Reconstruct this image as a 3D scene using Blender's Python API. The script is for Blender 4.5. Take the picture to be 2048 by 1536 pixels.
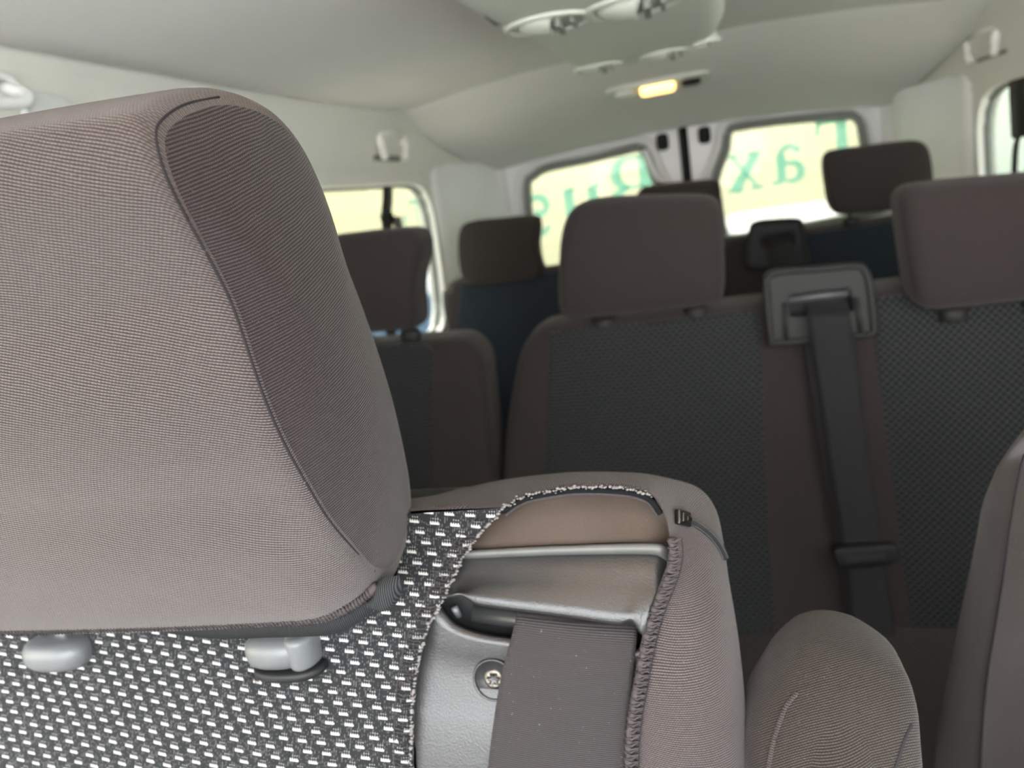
import bpy, bmesh, math, random
import numpy as np
from mathutils import Vector, Matrix
from mathutils.bvhtree import BVHTree
random.seed(7)
for _o in list(bpy.data.objects): bpy.data.objects.remove(_o, do_unlink=True)
SC = bpy.context.scene
COL = SC.collection
CH = 1.25                                    # the phone is held 1.25 m above the van's floor

# ------------------------------------------------------------------ camera
FPX = 1540.0
Rv = np.array([.968, -.0997, -.2297]); Rv /= np.linalg.norm(Rv)
_yc = (345 - 768) / FPX
Fv = np.array([-(Rv[1] * _yc + Rv[2]) / Rv[0], _yc, 1.0]); Fv /= np.linalg.norm(Fv)
Uv = np.cross(Rv, Fv)
if Uv[1] > 0: Uv = -Uv
M3 = np.array([Rv, Fv, Uv])                  # camera (right, down, forward) -> van (right, rear, up)
cam_d = bpy.data.cameras.new('camera'); cam = bpy.data.objects.new('camera', cam_d); COL.objects.link(cam)
cx, cy, cz = M3 @ np.array([1, 0, 0.]), M3 @ np.array([0, -1, 0.]), M3 @ np.array([0, 0, -1.])
m = Matrix.Identity(4)
for i in range(3):
    m[i][0], m[i][1], m[i][2] = cx[i], cy[i], cz[i]
m.translation = (0, 0, CH)
cam.matrix_world = m
cam_d.sensor_width = 36; cam_d.lens = FPX / 2048 * 36
cam_d.clip_start = .01; cam_d.clip_end = 200
cam_d.dof.use_dof = True; cam_d.dof.focus_distance = .338; cam_d.dof.aperture_fstop = 8.6
SC.camera = cam

# ------------------------------------------------------------------ light
SC.view_settings.view_transform = 'Standard'; SC.view_settings.look = 'None'
SC.view_settings.exposure = 1.0; SC.view_settings.gamma = 1.0; SC.view_settings.use_curve_mapping = False
SKY_STRENGTH = 8.8
SUN_STRENGTH = 14.0
W = bpy.data.worlds.new('world'); SC.world = W; W.use_nodes = True
_n = W.node_tree.nodes; _l = W.node_tree.links; _n.clear()
_out = _n.new('ShaderNodeOutputWorld'); _bg = _n.new('ShaderNodeBackground'); _bg.inputs[1].default_value = SKY_STRENGTH
_tc = _n.new('ShaderNodeTexCoord'); _sep = _n.new('ShaderNodeSeparateXYZ'); _rmp = _n.new('ShaderNodeValToRGB')
_rmp.color_ramp.elements[0].position = 0.0; _rmp.color_ramp.elements[0].color = (1, .985, .98, 1)
_rmp.color_ramp.elements[1].position = .6; _rmp.color_ramp.elements[1].color = (.80, .88, 1, 1)
_l.new(_tc.outputs['Generated'], _sep.inputs[0]); _l.new(_sep.outputs[2], _rmp.inputs[0])
_l.new(_rmp.outputs[0], _bg.inputs[0]); _l.new(_bg.outputs[0], _out.inputs[0])
sd = bpy.data.lights.new('sun', 'SUN'); sd.energy = SUN_STRENGTH; sd.angle = .009; sd.color = (1, .95, .85)
sun = bpy.data.objects.new('sun', sd); COL.objects.link(sun)
sun.rotation_euler = Vector((.45, -.55, -1.1)).to_track_quat('-Z', 'Y').to_euler(); sun.location = (0, 0, 12)
def portal(name, loc, direction, w, h, up=(0, 0, 1)):
    d = bpy.data.lights.new(name, 'AREA'); d.shape = 'RECTANGLE'; d.size = w; d.size_y = h
    d.cycles.is_portal = True
    o = bpy.data.objects.new(name, d); COL.objects.link(o)
    z = -Vector(direction).normalized(); x = Vector(up).cross(z).normalized(); y = z.cross(x)
    mm = Matrix.Identity(4)
    for i in range(3): mm[i][0], mm[i][1], mm[i][2] = x[i], y[i], z[i]
    mm.translation = Vector(loc) + Vector((0, 0, CH)); o.matrix_world = mm
portal('portal_windscreen', (.03, -.72, -.04), (0, .66, -.45), 1.5, .95)
portal('portal_front_left', (-.78, .1, -.02), (1, 0, 0), 1.0, .6)
portal('portal_front_right', (.84, .1, -.02), (-1, 0, 0), 1.0, .6)
portal('portal_side_left', (-.78, 1.85, -.12), (1, 0, 0), 1.2, .5)
portal('portal_side_right', (.84, 1.85, -.12), (-1, 0, 0), 1.2, .5)
portal('portal_rear', (.05, 3.06, -.1), (0, -1, 0), 1.35, .5)

# ------------------------------------------------------------------ picture rays met with planes of the van
def ray(px, py):
    return M3 @ np.array([(px - 1024) / FPX, (py - 768) / FPX, 1.0])
def at_y(px, py, y):
    d = ray(px, py); return d * (y / d[1])
def at_x(px, py, x):
    d = ray(px, py); return d * (x / d[0])
class Plane:
    """seat plane: Y = y0 + rec * (Z - z0); w is distance behind it"""
    def __init__(s, y0, z0, rec): s.y0, s.z0, s.rec = y0, z0, rec
    def hit(s, px, py, w=0.0):
        d = ray(px, py)
        t = (s.y0 + w - s.rec * s.z0) / (d[1] - s.rec * d[2])
        return d * t
    def uv(s, px, py, w=0.0):
        p = s.hit(px, py, w); return (p[0], p[2])
    def p(s, u, v, w=0.0): return np.array([u, s.y0 + s.rec * (v - s.z0) + w, v])
    def poly(s, pts, w=0.0): return [s.uv(x, y, w) for x, y in pts]

# ------------------------------------------------------------------ mesh helpers
def tag(o, label, cat, group=None, kind=None):
    o['label'] = label
    if cat: o['category'] = cat
    if group: o['group'] = group
    if kind: o['kind'] = kind
    return o
def base_of(parent):
    v = Vector((0, 0, 0)); q = parent
    while q is not None:
        v = v + q.location; q = q.parent
    return v
def thing(name, label, cat, loc, group=None):
    o = bpy.data.objects.new(name, None); COL.objects.link(o); o.location = (loc[0], loc[1], loc[2] + CH)
    o.empty_display_size = .05
    return tag(o, label, cat, group)
def mesh(name, vs, fs, mat, parent=None, smooth=True, fmats=None, origin=None, uv=None):
    """vs in van coordinates (camera height = 0)"""
    b = base_of(parent) if parent else Vector((0, 0, 0))
    o_loc = Vector((0, 0, 0))
    if origin is not None:
        o_loc = Vector(origin) + Vector((0, 0, CH)) - b
    me = bpy.data.meshes.new(name)
    off = b + o_loc
    me.from_pydata([(float(v[0] - off.x), float(v[1] - off.y), float(v[2] + CH - off.z)) for v in vs], [], fs)
    for k in (mat if isinstance(mat, (list, tuple)) else [mat]): me.materials.append(k)
    if fmats:
        for p, k in zip(me.polygons, fmats): p.material_index = k
    if uv is not None:
        ul = me.uv_layers.new(name='UVMap')
        for lp in me.loops: ul.data[lp.index].uv = (float(uv[lp.vertex_index][0]), float(uv[lp.vertex_index][1]))
    me.validate()
    bm = bmesh.new(); bm.from_mesh(me); bmesh.ops.recalc_face_normals(bm, faces=bm.faces[:]); bm.to_mesh(me); bm.free()
    if smooth:
        for p in me.polygons: p.use_smooth = True
    o = bpy.data.objects.new(name, me); COL.objects.link(o)
    o.location = o_loc
    if parent: o.parent = parent
    return o
def sharp(o, deg=35):
    bm = bmesh.new(); bm.from_mesh(o.data)
    for e in bm.edges:
        if len(e.link_faces) == 2 and e.calc_face_angle(0) > math.radians(deg): e.smooth = False
    bm.to_mesh(o.data); bm.free(); return o
def struct(name, vs, fs, mat, label=None, smooth=True):
    o = mesh(name, vs, fs, mat, None, smooth); o['kind'] = 'structure'
    if label: o['label'] = label
    return o
def grid(rows, closed=False):
    n = len(rows[0]); vs = [p for r in rows for p in r]; fs = []
    for i in range(len(rows) - 1):
        for j in range(n if closed else n - 1):
            a = i * n + j; b = i * n + (j + 1) % n
            fs.append((a, b, b + n, a + n))
    return vs, fs
def join(*parts):
    vs, fs = [], []
    for v, f in parts:
        k = len(vs); vs += list(v); fs += [tuple(i + k for i in q) for q in f]
    return vs, fs
def grid_uv(rows, closed=False):
    """metres along the rows and across them, one pair per vertex of grid(rows)"""
    R_ = np.array(rows, float); n = R_.shape[1]; mid = n // 2
    V = np.concatenate([[0], np.cumsum(np.linalg.norm(np.diff(R_[:, mid], axis=0), axis=1))])
    out = []
    for i in range(len(R_)):
        Uc = np.concatenate([[0], np.cumsum(np.linalg.norm(np.diff(R_[i], axis=0), axis=1))])
        Uc = Uc - Uc[mid]
        out += [(Uc[j], V[i]) for j in range(n)]
    return out
def cr(pts, n, closed=False, smooth=True):
    """resample a polyline (any dimension) through a Catmull-Rom curve to n points at even spacing"""
    P = [np.array(p, float) for p in pts]; N = len(P); dense = []
    segs = N if closed else N - 1
    for i in range(segs):
        if closed: a, b, c, d = P[i - 1], P[i], P[(i + 1) % N], P[(i + 2) % N]
        else: a, b, c, d = P[max(i - 1, 0)], P[i], P[i + 1], P[min(i + 2, N - 1)]
        for t in np.linspace(0, 1, 14, endpoint=False):
            if smooth: dense.append(.5 * ((2 * b) + (c - a) * t + (2 * a - 5 * b + 4 * c - d) * t * t + (3 * b - a - 3 * c + d) * t ** 3))
            else: dense.append(b + (c - b) * t)
    dense.append(P[0] if closed else P[-1])
    D = np.array(dense); L = np.concatenate([[0], np.cumsum(np.linalg.norm(np.diff(D, axis=0), axis=1))])
    q = np.linspace(0, L[-1], n, endpoint=not closed)
    return [np.array([np.interp(s, L, D[:, k]) for k in range(D.shape[1])]) for s in q]
def tube(path, r, n=8, caps=True, flat=1.0, up=None):
    P = [np.array(p, float) for p in path]; rows = []
    rr = r if isinstance(r, (list, tuple)) else [r] * len(P)
    for i, p in enumerate(P):
        t = P[min(i + 1, len(P) - 1)] - P[max(i - 1, 0)]; t = t / (np.linalg.norm(t) + 1e-12)
        a = np.array(up, float) if up is not None else (np.array([0, 0, 1.]) if abs(t[2]) < .9 else np.array([1., 0, 0]))
        x = np.cross(t, a); x /= np.linalg.norm(x); y = np.cross(x, t)
        rows.append([p + rr[i] * (math.cos(k / n * 2 * math.pi) * x + flat * math.sin(k / n * 2 * math.pi) * y) for k in range(n)])
    vs, fs = grid(rows, True)
    if caps:
        fs.append(tuple(range(n))); k = (len(P) - 1) * n; fs.append(tuple(range(k, k + n)))
    return vs, fs
def pillow(outline, fn, depth, r, bulge=0.0, n=72, closed_back=True, smooth=True, steps=5, bulge_back=0.0, resample=True):
    """solid with a (star-shaped) outline, rounded edges and softly bulged faces; fn maps (u, v, w) to van space"""
    O = cr(outline, n, True, smooth) if resample else [np.array(p) for p in outline]
    n = len(O)
    A = np.array(O); c = (A.max(0) + A.min(0)) / 2; h = (A.max(0) - A.min(0)) / 2
    rows = []
    def ring(s, w, inset=0.0):
        k = np.maximum(1 - inset / h, .02) * s
        rows.append([fn(*(c + (p - c) * k), w) for p in O])
    for s in (.04, .2, .36, .52, .68, .82, .92):
        ring(s, -bulge * (1 - s ** 2.4), r)
    for k in range(steps + 1):
        th = math.pi / 2 * k / steps; ring(1, r * (1 - math.sin(th)) * 0 + r * (1 - math.cos(th)), r * (1 - math.sin(th)))
    if closed_back:
        for k in range(steps + 1):
            th = math.pi / 2 * k / steps; ring(1, depth - r + r * math.sin(th), r * (1 - math.cos(th)))
        for s in (.82, .5, .04): ring(s, depth + bulge_back * (1 - s * s), r)
    else: ring(1, depth)
    vs, fs = grid(rows, True)
    fs.append(tuple(range(n))); k = (len(rows) - 1) * n
    if closed_back: fs.append(tuple(range(k, k + n)))
    return vs, fs
def box(x0, x1, y0, y1, z0, z1):
    v = [(x, y, z) for z in (z0, z1) for y in (y0, y1) for x in (x0, x1)]
    return v, [(0, 1, 3, 2), (4, 5, 7, 6), (0, 1, 5, 4), (2, 3, 7, 6), (0, 2, 6, 4), (1, 3, 7, 5)]
def rbox(x0, x1, y0, y1, z0, z1, r=.02, axis='z', bulge=0):
    """rounded box, built as a pillow whose faces lie along an axis"""
    def rr(a0, a1, b0, b1, q):
        out = []
        for ca, cb, s in ((a1 - q, b1 - q, 0), (a0 + q, b1 - q, 1), (a0 + q, b0 + q, 2), (a1 - q, b0 + q, 3)):
            for k in range(6):
                t = (s + k / 5) * math.pi / 2; out.append((ca + q * math.cos(t), cb + q * math.sin(t)))
        return out
    if axis == 'z': return pillow(rr(x0, x1, y0, y1, r * 1.3), lambda u, v, w: np.array([u, v, z1 - w]), z1 - z0, r, bulge, resample=False)
    if axis == 'y': return pillow(rr(x0, x1, z0, z1, r * 1.3), lambda u, v, w: np.array([u, y0 + w, v]), y1 - y0, r, bulge, resample=False)
    return pillow(rr(y0, y1, z0, z1, r * 1.3), lambda u, v, w: np.array([x0 + w, u, v]), x1 - x0, r, bulge, resample=False)
def rrect(x0, x1, y0, y1, q, k=6):
    out = []
    for ca, cb, s in ((x1 - q, y1 - q, 0), (x0 + q, y1 - q, 1), (x0 + q, y0 + q, 2), (x1 - q, y0 + q, 3)):
        for i in range(k):
            t = (s + i / (k - 1)) * math.pi / 2; out.append((ca + q * math.cos(t), cb + q * math.sin(t)))
    return out
def plate(outer, holes, fn, thick):
    """flat plate with holes: 2-D loops triangulated, then given real thickness along w"""
    bm = bmesh.new(); loops = [outer] + list(holes); edges = []
    for L in loops:
        vv = [bm.verts.new((float(p[0]), float(p[1]), 0)) for p in L]
        for i in range(len(vv)): edges.append(bm.edges.new((vv[i], vv[(i + 1) % len(vv)])))
    bmesh.ops.triangle_fill(bm, use_beauty=True, use_dissolve=False, edges=edges)
    bm.verts.index_update()
    V = [v.co.copy() for v in bm.verts]; F = [tuple(v.index for v in f.verts) for f in bm.faces]
    E = [tuple(v.index for v in e.verts) for e in bm.edges if len(e.link_faces) == 1]
    bm.free(); N = len(V)
    vs = [fn(v.x, v.y, 0) for v in V] + [fn(v.x, v.y, thick) for v in V]
    fs = F + [tuple(i + N for i in reversed(f)) for f in F] + [(a, b, b + N, a + N) for a, b in E]
    return vs, fs
def lathe(profile, fn, n=32):
    """profile [(radius, w)] turned about the w axis"""
    rows = [[fn(r * math.cos(k / n * 2 * math.pi), r * math.sin(k / n * 2 * math.pi), w) for k in range(n)] for r, w in profile]
    vs, fs = grid(rows, True)
    fs.append(tuple(range(n))); k = (len(rows) - 1) * n; fs.append(tuple(range(k, k + n)))
    return vs, fs
def ball(c, rx, ry, rz, n=8, mrows=5):
    rows = [[(c[0] + rx * math.sin(a) * math.cos(b), c[1] + ry * math.sin(a) * math.sin(b), c[2] + rz * math.cos(a))
             for b in np.linspace(0, 2 * math.pi, n, endpoint=False)] for a in np.linspace(.15, math.pi - .15, mrows)]
    vs, fs = grid(rows, True); fs.append(tuple(range(n))); k = (mrows - 1) * n; fs.append(tuple(range(k, k + n)))
    return vs, fs
def bvh_of(o):
    mw = o.matrix_world if o.parent is None else None
    b = base_of(o.parent) + o.location if o.parent else o.location
    return BVHTree.FromPolygons([tuple(v.co + b) for v in o.data.vertices], [tuple(p.vertices) for p in o.data.polygons])
def on_surface(bv, px, py, lift=0.0, fallback=None):
    d = ray(px, py); d = d / np.linalg.norm(d)
    h = bv.ray_cast(Vector((0, 0, CH)), Vector(d))
    if h[0] is None: return None, None
    p = np.array(h[0]) - np.array([0, 0, CH]); nn = np.array(h[1])
    if nn @ d > 0: nn = -nn
    return p + nn * lift, nn

# ------------------------------------------------------------------ materials
class S:
    """a node socket with arithmetic"""
    def __init__(s, t, sk): s.t, s.k = t, sk
    def _op(s, op, *o, clamp=False):
        n = s.t.nodes.new('ShaderNodeMath'); n.operation = op; n.use_clamp = clamp
        for i, q in enumerate((s,) + o):
            if isinstance(q, S): s.t.links.new(q.k, n.inputs[i])
            else: n.inputs[i].default_value = q
        return S(s.t, n.outputs[0])
    def __add__(s, o): return s._op('ADD', o)
    def __radd__(s, o): return s._op('ADD', o)
    def __sub__(s, o): return s._op('SUBTRACT', o)
    def __mul__(s, o): return s._op('MULTIPLY', o)
    def __rmul__(s, o): return s._op('MULTIPLY', o)
    def sin(s): return s._op('SINE')
    def abs(s): return s._op('ABSOLUTE')
    def fract(s): return s._op('FRACT')
    def floor(s): return s._op('FLOOR')
    def lt(s, o): return s._op('LESS_THAN', o)
    def gt(s, o): return s._op('GREATER_THAN', o)
    def step(s, a, b):
        n = s.t.nodes.new('ShaderNodeMapRange'); n.interpolation_type = 'SMOOTHSTEP'
        s.t.links.new(s.k, n.inputs[0]); n.inputs[1].default_value = a; n.inputs[2].default_value = b
        n.inputs[3].default_value = 0; n.inputs[4].default_value = 1
        return S(s.t, n.outputs[0])
class Mat:
    def __init__(s, name, base=(.5, .5, .5), rough=.6, metal=0.0, spec=.5, sheen=0.0, sheen_tint=(1, 1, 1)):
        s.m = bpy.data.materials.new(name); s.m.use_nodes = True; s.t = s.m.node_tree
        s.b = s.t.nodes['Principled BSDF']; i = s.b.inputs
        i['Base Color'].default_value = (*base, 1); i['Roughness'].default_value = rough; i['Metallic'].default_value = metal
        i['Specular IOR Level'].default_value = spec
        i['Sheen Weight'].default_value = sheen; i['Sheen Roughness'].default_value = .4; i['Sheen Tint'].default_value = (*sheen_tint, 1)
    def coord(s):
        n = s.t.nodes.new('ShaderNodeTexCoord'); q = s.t.nodes.new('ShaderNodeSeparateXYZ'); s.t.links.new(n.outputs['Object'], q.inputs[0])
        return [S(s.t, q.outputs[i]) for i in range(3)]
    def uv(s):
        n = s.t.nodes.new('ShaderNodeTexCoord'); q = s.t.nodes.new('ShaderNodeSeparateXYZ'); s.t.links.new(n.outputs['UV'], q.inputs[0])
        return [S(s.t, q.outputs[i]) for i in range(3)]
    def noise(s, scale, detail=3.0, rough=.5):
        n = s.t.nodes.new('ShaderNodeTexCoord'); q = s.t.nodes.new('ShaderNodeTexNoise'); q.inputs['Scale'].default_value = scale
        q.inputs['Detail'].default_value = detail; q.inputs['Roughness'].default_value = rough
        s.t.links.new(n.outputs['Object'], q.inputs['Vector']); return S(s.t, q.outputs[0])
    def mix(s, f, a, b):
        n = s.t.nodes.new('ShaderNodeMix'); n.data_type = 'RGBA'
        s.t.links.new(f.k, n.inputs[0])
        for i, c in ((6, a), (7, b)):
            if isinstance(c, S): s.t.links.new(c.k, n.inputs[i])
            else: n.inputs[i].default_value = (*c, 1)
        return S(s.t, n.outputs[2])
    def color(s, c): s.t.links.new(c.k, s.b.inputs['Base Color']); return s
    def rough(s, c): s.t.links.new(c.k, s.b.inputs['Roughness']); return s
    def bump(s, h, strength=.3, dist=.001):
        n = s.t.nodes.new('ShaderNodeBump'); n.inputs['Strength'].default_value = strength; n.inputs['Distance'].default_value = dist
        s.t.links.new(h.k, n.inputs['Height']); s.t.links.new(n.outputs[0], s.b.inputs['Normal']); return s
TAU = 2 * math.pi
def knit(name, lo, hi, pitch=.00138, tx=.2, ty=.15, sheen=.25, speck=True, uv=False):
    k = Mat(name, rough=.85, spec=.12, sheen=sheen * .5, sheen_tint=(1, .95, .92))
    if uv: x, z, y = k.uv()
    else: x, y, z = k.coord()
    warp = k.noise(22, 2) * .004
    v = (z + x * tx + y * ty + warp) * (1 / pitch)
    u = (x + y) * (1 / (pitch * 1.05)) + v.floor() * .5
    rib = (v * TAU).sin() * .5 + .5
    dot = (u * TAU).sin() * .5 + .5
    h = rib * .62 + rib * dot * .5
    fz = k.noise(900, 2) * .5 - .25
    f = (h + fz).step(.05, 1.0)
    c = k.mix(f, lo, hi)
    if speck:
        sp = k.noise(1500, 1).step(.74, .80)
        c = k.mix(sp * .5, c, (.22, .20, .195))
    k.color(c); k.bump(h + fz * .6, .55, .0009)
    return k.m
def dash_fabric(name, base=(.0075, .0078, .0085), thread=(.37, .36, .345), rot=.17, amount=1.0, stag=.31):
    k = Mat(name, rough=.9, spec=.12, sheen=.15)
    x, y, z = k.coord()
    PU, PV = .0122, .0062
    xx = x - z * rot; zz = z * 1.02 + x * rot + k.noise(9, 1) * .006
    vv = zz * (1 / PV); row = vv.floor(); fv = vv.fract()
    uu = xx * (1 / PU) + row * stag; fu = uu.fract()
    # four short teeth standing on a dash
    inu = fu.gt(.16) * fu.lt(.62)
    teeth = ((fu - .16) * (TAU / .115)).sin() * .5 + .5
    top = teeth * .19 + .29
    dash = inu * fv.gt(.14) * (fv - top).lt(0.0)
    cols = ((fu - .16) * (TAU / .115)).sin()
    dots = cols.gt(.45) * fu.gt(.26) * fu.lt(.60) * fv.gt(.66) * fv.lt(.76)
    thin = cols.gt(.72) * k.noise(650, 1).gt(.56) * .30
    weave = ((x * (TAU / .0009)).sin() * (zz * (TAU / .0009)).sin()) * .5 + .5
    fl = k.noise(1400, 1).step(.64, .72) * .25
    c0 = k.mix(weave * .6 + fl, base, tuple(b * 2.6 + .003 for b in base))
    c = k.mix(((dash + dots * .75) * amount)._op('MAXIMUM', thin * amount), c0, thread)
    k.color(c); k.bump(weave * .5 + dash * .8, .5, .0006)
    return k.m
def plain(name, base, rough=.6, metal=0.0, spec=.5, var=.12, scale=8, bump=0.0, bscale=400, sheen=0):
    k = Mat(name, base, rough, metal, spec, sheen)
    n = k.noise(scale, 3)
    k.color(k.mix(n, tuple(b * (1 - var) for b in base), tuple(min(1, b * (1 + var)) for b in base)))
    if bump: k.bump(k.noise(bscale, 2), bump, .0006)
    return k.m
def web(name, base, axis=2):
    k = Mat(name, base, .6, 0, .25, .06)
    x, y, z = k.coord()
    rib = ((z + x * .12) * (TAU / .0011)).sin() * .5 + .5
    fine = (x * (TAU / .0009)).sin() * .5 + .5
    pk = k.noise(700, 1).step(.74, .79) * .5
    c = k.mix(rib * .7 + fine * .3, tuple(b * .55 for b in base), tuple(b * 1.5 for b in base))
    c = k.mix(pk, c, (.25, .24, .23))
    k.color(c); k.bump(rib + fine * .4, .5, .0005)
    return k.m
MAT = {}
MAT['taupe'] = knit('taupe_knit', (.022, .018, .0178), (.100, .0835, .080), tx=-.3, uv=True)
MAT['taupe_border'] = knit('taupe_knit_border', (.020, .0162, .016), (.094, .077, .073), tx=.12, uv=True)
MAT['taupe_side_shaded'] = knit('taupe_knit_side_shaded', (.0135, .0102, .0107), (.050, .0388, .0400), pitch=.00138, tx=.0, ty=-.25)  # same knit as the headrest face, its shaded side painted darker
MAT['taupe_arm_shaded'] = knit('taupe_knit_arm_shaded', (.0105, .0083, .007), (.050, .040, .034), tx=-.3, uv=True)  # darker copy of the cover knit; dimmer right-side light painted in
MAT['taupe_shaded'] = knit('taupe_knit_shaded', (.019, .0155, .015), (.066, .053, .050), speck=False)  # darkened copy of the taupe knit; shade of the rear rows in its colour
MAT['dash'] = dash_fabric('dash_fabric')
MAT['dash_far_shaded'] = dash_fabric('dash_fabric_far_shaded', base=(.0085, .0090, .0095), thread=(.115, .117, .113), rot=0.0, stag=.5)  # same dash cloth as the near seat, second-row shade painted in
MAT['dash_rear_sky_tint'] = dash_fabric('dash_fabric_rear_sky_tint', base=(.0085, .0110, .0150), thread=(.060, .072, .088), rot=0.0, stag=.5)  # blue paints the sky's reflection on the third-row copy of this cloth
MAT['web'] = web('belt_webbing', (.019, .0158, .0158))
MAT['web_far'] = web('belt_webbing_far', (.017, .0155, .016))
MAT['black'] = plain('black_plastic', (.006, .0065, .007), .55, 0, .3, var=.2)
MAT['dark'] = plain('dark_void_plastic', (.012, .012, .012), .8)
MAT['ribbon'] = None
k = Mat('grosgrain_ribbon', (.02, .021, .022), .9, 0, .1, 0); x, y, z = k.coord()
rb = (x * (TAU / .0012)).sin() * .5 + .5
k.color(k.mix(rb, (.009, .0095, .0100), (.036, .0375, .039))); k.bump(rb, .5, .0005); MAT['ribbon'] = k.m
k = Mat('grained_grey_plastic', (.22, .225, .225), .32, 0, .5)
g = k.noise(900, 3, .6); d = k.noise(3500, 1).step(.70, .75)
c = k.mix(k.noise(14, 3), (.019, .0192, .019), (.027, .027, .0265)); c = k.mix(d * .3, c, (.3, .29, .28))
k.color(c); k.bump(g, .22, .0012); MAT['grained'] = k.m
k = Mat('warm_lit_grey_plastic', (.2, .2, .2), .6, 0, .4)
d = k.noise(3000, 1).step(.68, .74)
c = k.mix(k.noise(30, 4), (.030, .0205, .0145), (.050, .033, .022)); c = k.mix(d * .3, c, (.25, .22, .2))  # brown mottle paints the warm light on the upward-facing plate
k.color(c); k.bump(k.noise(700, 2), .12, .0006); MAT['warm_lit'] = k.m
MAT['strip'] = plain('worn_grey_trim_strip', (.062, .062, .057), .5, var=.25, scale=60)
MAT['silver'] = plain('silver_grey_plastic', (.085, .088, .090), .42, 0, .5, var=.06, bump=.12, bscale=1800)
MAT['steel'] = plain('steel', (.10, .092, .08), .38, 1.0, var=.25, scale=200)
MAT['chrome'] = plain('chrome', (.5, .5, .5), .12, 1.0, var=.02)
MAT['gunmetal'] = plain('gunmetal', (.07, .065, .06), .3, 1.0, var=.1)
MAT['thread'] = plain('light_thread', (.15, .14, .135), .9, 0, .1, var=.5, scale=400)
MAT['thread_dark'] = plain('dark_thread', (.02, .018, .02), .9, 0, .1)
MAT['thread_mid'] = plain('taupe_thread', (.050, .042, .043), .9, 0, .1, var=.5, scale=500)
MAT['binding'] = plain('black_binding', (.006, .0065, .007), .9, 0, .08, var=.4, scale=500)
MAT['headliner'] = plain('headliner_cloth', (.74, .725, .70), .95, 0, .1, var=.04, scale=6, bump=.05)
MAT['trim'] = plain('light_trim_plastic', (.78, .76, .71), .55, 0, .35, var=.03)
MAT['console'] = plain('console_plastic', (.62, .645, .57), .5, 0, .35, var=.03)
MAT['pillar'] = plain('white_pillar_trim', (.88, .88, .88), .45, 0, .4, var=.02)
MAT['vent_dark'] = plain('vent_slot_grey', (.22, .23, .20), .7, 0, .2)
MAT['zip'] = plain('black_zip_plastic', (.010, .0095, .010), .35, 0, .45)
MAT['paint'] = plain('white_paint', (.76, .76, .76), .35, 0, .5, var=.02)
MAT['rubber'] = plain('grey_seal', (.20, .21, .19), .6, var=.1)
MAT['floor'] = plain('dark_floor_mat', (.05, .05, .05), .9, var=.2)
MAT['dashboard'] = plain('dark_dashboard', (.05, .05, .052), .7, var=.1)
MAT['bezel'] = plain('belt_bezel_grey', (.022, .0215, .020), .55, 0, .25, var=.08)
MAT['wall_out'] = None
k = Mat('pale_yellow_render', (.75, .72, .45), .9, 0, .1); x, y, z = k.coord()
crs = (z * (1 / .32)).fract().lt(.06)
c = k.mix(k.noise(1.2, 4), (.76, .70, .47), (.86, .80, .56)); k.color(k.mix(crs * .5, c, (.58, .50, .34))); MAT['wall_out'] = k.m
MAT['bld'] = plain('grey_green_render', (.50, .56, .53), .9, 0, .1, var=.05)
MAT['grass'] = plain('lawn', (.12, .17, .05), .95, 0, .1, var=.4, scale=3)
MAT['ground'] = plain('pale_gravel', (.62, .60, .55), .95, 0, .1, var=.15, scale=4)
MAT['car_white'] = plain('white_car_paint', (.6, .6, .62), .25, 0, .5, var=.01)
MAT['car_glass'] = plain('dark_blue_car_glass', (.08, .14, .25), .1, 0, .6, var=.05)
MAT['tyre'] = plain('tyre_rubber', (.02, .02, .02), .8)
def film(name, col):
    k = bpy.data.materials.new(name); k.use_nodes = True; t = k.node_tree; t.nodes.clear()
    o = t.nodes.new('ShaderNodeOutputMaterial'); a = t.nodes.new('ShaderNodeBsdfTransparent'); d = t.nodes.new('ShaderNodeBsdfTranslucent'); m_ = t.nodes.new('ShaderNodeMixShader')
    a.inputs[0].default_value = (*col, 1); d.inputs[0].default_value = (*col, 1); m_.inputs[0].default_value = .25
    t.links.new(a.outputs[0], m_.inputs[1]); t.links.new(d.outputs[0], m_.inputs[2]); t.links.new(m_.outputs[0], o.inputs[0]); return k
MAT['lettering'] = film('teal_film', (.52, .75, .70))
MAT['lettering_grey'] = film('grey_green_film', (.62, .76, .72))
k = bpy.data.materials.new('window_glass'); k.use_nodes = True; t = k.node_tree; t.nodes.clear()
o_ = t.nodes.new('ShaderNodeOutputMaterial'); tr = t.nodes.new('ShaderNodeBsdfTransparent'); gl = t.nodes.new('ShaderNodeBsdfGlossy'); mx = t.nodes.new('ShaderNodeMixShader')
tr.inputs[0].default_value = (.42, .425, .40, 1); gl.inputs['Roughness'].default_value = .03; mx.inputs[0].default_value = .008
t.links.new(tr.outputs[0], mx.inputs[1]); t.links.new(gl.outputs[0], mx.inputs[2]); t.links.new(mx.outputs[0], o_.inputs[0]); MAT['glass'] = k
def glow(name, col, strength):
    k = bpy.data.materials.new(name); k.use_nodes = True; t = k.node_tree; b = t.nodes['Principled BSDF']
    b.inputs['Base Color'].default_value = (.8, .75, .6, 1); b.inputs['Emission Color'].default_value = (*col, 1); b.inputs['Emission Strength'].default_value = strength
    return k
MAT['lamp_on'] = glow('lit_lamp_lens', (1, .62, .18), 1.6)
MAT['lamp_off'] = plain('unlit_lamp_lens', (.85, .86, .82), .2, 0, .5, var=.02)

# ================================================================== THE VAN'S SHELL
XL, XR, XC = -.74, .80, .03
FLOOR = -CH
struct('floor', *box(XL - .02, XR + .02, -1.1, 3.05, FLOOR - .04, FLOOR), MAT['floor'], 'dark floor mat of the van', False)
def roof_drop(x):
    q = (x - XC) / .69
    return .045 * abs(q) ** 2.4
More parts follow.
